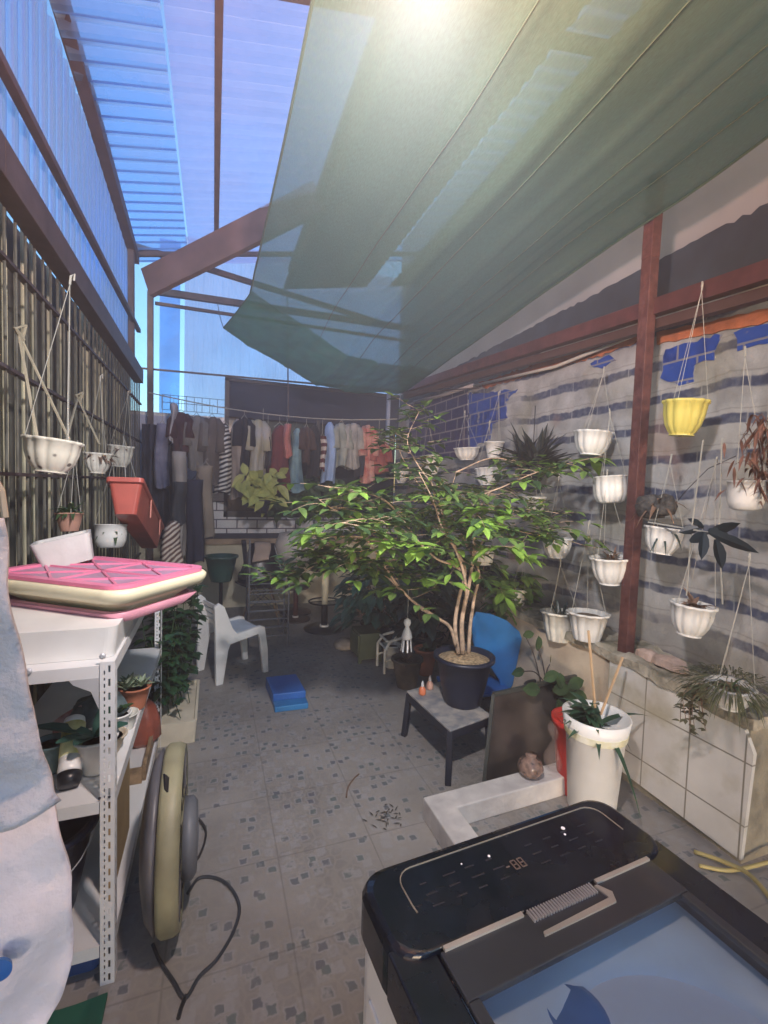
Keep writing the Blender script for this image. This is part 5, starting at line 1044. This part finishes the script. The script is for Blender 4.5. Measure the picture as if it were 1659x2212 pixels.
# litter on floor
g=B()
for k in range(32):
    p=at(835+R.gauss(0,17),1765+R.gauss(0,16),z=.006); g.leaf(p,V((R.uniform(-1,1),R.uniform(-1,1),.1)),R.uniform(.015,.04),.006,droop=.1)
o=tag(g.build('leaf_litter',mat('dark_litter',(.08,.07,.055),.9)),'little heap of dry twigs and leaf litter on the tiles before the kerb','litter')
g=B(); g.tube(crv([at(u,v,z=.004) for u,v in ((748,1722),(752,1700),(764,1682),(775,1672))]),.004,5); tag(g.build('dry_twig',m_leafdry),'single curved dry twig on the tiled floor','twig')
g=B(); g.tube(crv([at(u,v,z=zz_) for u,v,zz_ in ((1500,1840,.01),(1560,1860,.03),(1620,1890,.05),(1670,1950,.06),(1690,1990,.05))]),.009,7); g.tube(crv([at(u,v,z=zz_) for u,v,zz_ in ((1510,1870,.01),(1580,1880,.02),(1670,1860,.05),(1720,1850,.05))]),.008,7); tag(g.build('drain_hose',mat('yellow_hose',(.40,.34,.14),.5),smooth=True),'dull yellow hose curling on the floor behind the washing machine','hose')
# fallen mortar lumps on the low wall
for u,v,r_,lab in ((1450,1432,.05,'pinkish broken mortar lump on the low wall top right of the post'),(1400,1415,.035,'small pale mortar lump next to the red post base')):
    c=at(u,v,x=2.2); g=B(); g.lathe([(.01,-.03),(r_,-.02),(r_*.9,.015),(r_*.4,.03),(.01,.03)],c,12,flute=.3,fn=3,sy=1.6); tag(g.build('mortar_lump',mat('pink_mortar',(.48,.36,.30),.95,var=.3,sc_=14,bump=.6)),lab,'rubble')
# ================================================================= WASHING LINE
la,lb=at(322,848,y=5.35),at(858,905,y=5.35)
t=thing('washing_line','thin sagging washing line strung before the back window','clothes line',tuple(la)); LP=sag(la,lb,.10,24)
g=B(); g.tube(LP,.006,5); g.build('cord',m_string,t)
def onl(x):
    k=max(0,min(.999,(x-la.x)/(lb.x-la.x)))*24; i=int(k); return vl(LP[i],LP[i+1],k-i)
def stripemat(name,c1_,c2_,per,ang=0):
    M=mat(name,c1_,.85); n,L,b=nodes(M); tc=n.new('ShaderNodeTexCoord'); wv=n.new('ShaderNodeTexWave'); wv.bands_direction='Z'; wv.inputs['Scale'].default_value=1/per*.3183*1.0; wv.inputs['Distortion'].default_value=2.5; wv.inputs['Detail'].default_value=1; wv.inputs['Detail Scale'].default_value=1
    mp=n.new('ShaderNodeMapping'); mp.inputs['Rotation'].default_value=(0,ang,0); L.new(tc.outputs['Object'],mp.inputs[0]); L.new(mp.outputs[0],wv.inputs[0]); L.new(MX(n,L,MR(n,L,wv.outputs[1],.45,.55),c1_,c2_),b.inputs['Base Color']); return M
def garment(u0,u1,v0,v1,col,label,cat='shirt',y=5.35,kind='shirt',name=None,mt=None,c2=None,slim=.12):
    a=at(u0,v0,y=y); b_=at(u1,v1,y=y); w_=(b_.x-a.x); h=a.z-b_.z; cx=(a.x+b_.x)/2; top=onl(cx) if abs(y-5.35)<.2 else V((cx,y,a.z+.06))
    t=thing(name or ('hanging_'+kind),label,cat,(cx,y,a.z),'clothes drying on the line'); M=mt or mat(label.split()[0]+'_fabric',col,.9,var=.2,sc_=6,bump=.3,bs=30,c2=c2)
    g=B(); N=28; rows=16; vs=[]; ph=R.uniform(0,6)
    for j in range(rows+1):
        q=j/rows
        pr_=(.35+.65*min(1,q/.10)**.6) if kind in('shirt','dress') else 1
        if kind=='dress': pr_*=.8+.35*q
        if kind=='trousers': pr_=.9+.1*q
        for k in range(N):
            th=2*PI*k/N; f=1+.22*math.sin(3*th+ph+q*1.2)*q+.12*math.sin(7*th+ph*2)*q
            vs.append(V((w_/2*pr_*math.cos(th)*f+.012*math.sin(q*5+ph),slim*math.sin(th)*f*(.5+.5*min(1,q*4)),-h*q+(.02*math.sin(2*th+ph)*(q>.95)))))
    g.add(vs,[(j*N+k,j*N+(k+1)%N,(j+1)*N+(k+1)%N,(j+1)*N+k) for j in range(rows) for k in range(N)]+[tuple(range(N))[::-1]])
    body=g.build('cloth_body',M,t,local=True,smooth=True)
    if kind=='shirt':
        for s_ in (-1,1):
            g=B(); L_=min(.28,h*.4); g.tube([V((s_*w_*.30,-.02,-.03)),V((s_*w_*.52,-.06,-.10)),V((s_*w_*.56,-.09,-.10-L_))],[.035,.05,.055],10); g.build('sleeve',M,t,local=True,smooth=True)
    g=B(); tl=top-V((cx,y,a.z)); g.tube([V((-w_*.3,0,-.02)),V((0,0,.04)),V((w_*.3,0,-.02))],.004,4); g.tube([V((0,0,.04)),tl+V((0,0,-.01)),tl+V((.015,0,.012)),tl+V((.02,0,-.01))],.003,4); g.build('hanger',m_string if R.random()<.5 else m_wire,t,local=True)
    return t
ms1=stripemat('black_white_stripe',(.02,.02,.025),(.62,.62,.60),.045,.35); ms2=stripemat('brown_zigzag',(.12,.07,.06),(.55,.48,.42),.035,.7); ms3=stripemat('maroon_white_bands',(.10,.02,.025),(.6,.55,.5),.10)
garment(336,364,915,1052,(.12,.14,.24),'bluish floral cloth hanging at the left end of the line','cloth',kind='cloth',c2=(.30,.30,.42))
garment(366,382,872,955,(.42,.42,.46),'narrow pale grey sleeve cloth left of the maroon shirt','cloth',kind='cloth')
garment(374,408,890,982,(.055,.022,.03),'very dark maroon shirt near the left end of the line',kind='shirt')
garment(408,440,897,1015,(.17,.17,.17),'mid grey blouse right of the dark maroon shirt')
garment(440,474,900,1046,(.11,.095,.09),'brownish grey shirt left of the striped dress')
garment(469,499,915,1065,None,'black and white striped dress on the line','dress',kind='dress',mt=ms1)
garment(501,527,905,1076,(.28,.24,.21),'long tan dress right of the striped one','dress',kind='dress')
garment(514,540,902,1012,(.010,.012,.022),'black short sleeved tee overlapping the tan dress')
garment(540,572,906,1028,(.50,.50,.50),'white and olive top hanging mid line','shirt',c2=(.36,.34,.20))
garment(572,584,925,1010,(.03,.03,.035),'thin charcoal garment between white top and maroon skirt','garment',kind='cloth')
garment(584,621,918,1062,(.13,.025,.03),'wide maroon dress behind the yellow green plant','dress',kind='dress')
garment(613,627,916,988,(.45,.16,.14),'salmon pink slip hanging at the edge of the maroon dress','slip',kind='cloth',y=5.30)
garment(628,650,925,1062,(.10,.20,.28),'teal skirt with pale panel','skirt',kind='dress',c2=(.26,.42,.46))
garment(652,670,922,1002,(.06,.035,.03),'dark brown top between the teal skirt and the black one')
garment(669,690,918,1032,(.012,.012,.016),'black slim dress left of the maroon banded top','dress',kind='dress')
garment(689,702,942,1016,None,'maroon and white banded top','top',kind='cloth',mt=ms3)
garment(701,723,912,1042,(.26,.38,.62),'light blue dress hanging right of the banded top','dress',kind='dress')
garment(724,748,914,1010,(.20,.24,.22),'grey green patterned blouse right of the light blue dress',c2=(.34,.36,.34))
garment(748,772,914,1012,(.24,.25,.26),'grey patterned blouse next to its grey green neighbour',c2=(.40,.38,.36))
garment(772,782,930,1030,(.02,.02,.03),'black strip of cloth before the red white shirt','cloth',kind='cloth')
garment(782,802,918,1042,None,'red shirt with white edges near the right end of the line',mt=mat('red_white_fabric',(.36,.06,.05),.9,c2=(.5,.32,.28),sc_=9))
garment(802,832,952,1022,(.20,.03,.035),'short dark red plaid garment at the right end of the line','garment',c2=(.30,.10,.08))
# lower tier, hanging nearer
garment(372,405,975,1195,(.30,.28,.27),'grey beige trousers in the lower left tier','trousers',y=4.7,kind='trousers')
garment(425,462,1005,1160,(.20,.17,.14),'khaki brown trousers in the lower left tier','trousers',y=4.75,kind='trousers')
garment(404,441,1035,1212,(.015,.018,.04),'long dark navy trousers hanging lowest on the left','trousers',y=4.65,kind='trousers')
garment(372,400,1040,1130,(.03,.035,.045),'charcoal cloth hanging before the grey beige trousers','cloth',y=4.6,kind='cloth')
garment(352,392,1125,1225,None,'brown and white zigzag scarf hanging below the red planter','scarf',y=4.2,kind='dress',mt=ms2)
# ---- yellow green plant on the window ledge and vine
c=at(565,1100,y=5.0); t=thing('lime_plant','bright yellow green leafy plant in a hanging pot before the dark window','plant',tuple(c))
g=B()
for k in range(70):
    u,v=565+R.gauss(0,20),1052+R.gauss(0,20); p=at(u,v,y=5.0+R.uniform(-.1,.1)); a=R.uniform(0,2*PI); g.leaf(p,V((math.cos(a),R.uniform(-.8,.2),math.sin(a)-.2)),R.uniform(.12,.18),.085,up=V((0,-1,.3)),droop=.2)
g.build('leaves',m_leafy,t)
g=B(); g.lathe(potprof(.10,.14,'tub'),c+V((0,0,.1)),20); g.build('pot_body',m_black,t); g=B(); g.tube([c+V((0,0,.1)),c+V((0,0,.25)),onl(c.x)+V((0,-.35,0))],.003,4); g.build('cord',m_string,t)
t=thing('window_vine','dark trailing vine spread along the window sill','vine',tuple(at(640,1100,y=5.6)))
g=B(); gs_=B()
for k in range(240):
    u=R.uniform(575,760); v=1078+R.gauss(0,17)-.10*(u-575)+ (20 if R.random()<.1 else 0); p=at(u,v,y=5.6+R.uniform(-.15,.15)); a=R.uniform(0,2*PI); g.leaf(p,V((math.cos(a),-.5,math.sin(a)-.3)),R.uniform(.08,.14),.08,up=V((0,-1,.3)),droop=.2)
gs_.tube(crv([at(575,1090,y=5.6),at(620,1085,y=5.6),at(690,1075,y=5.65),at(760,1060,y=5.6)]),.006,5); gs_.build('stem',m_leafdry,t); g.build('leaves',m_leafd,t)
# security mesh at the back left
t=thing('wire_mesh_panel','square wire mesh panel above the washing line at the back left','mesh panel',tuple(at(350,890,y=5.7)))
g=B(); a0,a1=at(350,852,y=5.7),at(486,895,y=5.7)
for k in range(9): x=lerp(a0.x,a1.x,k/8); g.tube([(x,5.7,a1.z-.0),(x,5.7,a0.z)],.004,4)
for z in (a0.z,lerp(a0.z,a1.z,.5),a1.z): g.tube([(a0.x,5.7,z),(a1.x,5.7,z)],.004,4)
g.build('mesh_wires',m_wire,t)
# shadow mass left of line, put in as a dark sheet
t=thing('corner_shadow','shadow coloured curtain hanging in the back left corner beside the grille','backdrop',(-.55,5.2,1.4))
g=B(); g.grid(lambda a,b_:V((lerp(-.72,-.30,a),5.55+.04*math.sin(a*22),lerp(2.15,.95,b_))),40,6); g.build('shadow_sheet',mat('dark_blue_shadow',(.035,.04,.065),.9,var=.5,sc_=5),t,smooth=True)

# ================================================================= HAZE
HZ=bpy.data.materials.new('glare_haze'); HZ.use_nodes=True; n=HZ.node_tree.nodes; n.remove(n['Principled BSDF']); pv=n.new('ShaderNodeVolumePrincipled'); pv.inputs['Color'].default_value=(.80,.84,1,1); pv.inputs['Density'].default_value=.036; pv.inputs['Anisotropy'].default_value=.3  # haze added to imitate lens glare and the glow round the lamp
HZ.node_tree.links.new(pv.outputs[0],n['Material Output'].inputs['Volume'])
g=B(); g.box((-6,-6,-1.03),(9,12,6.5)); hz=g.build('haze',HZ); hz['kind']='stuff'
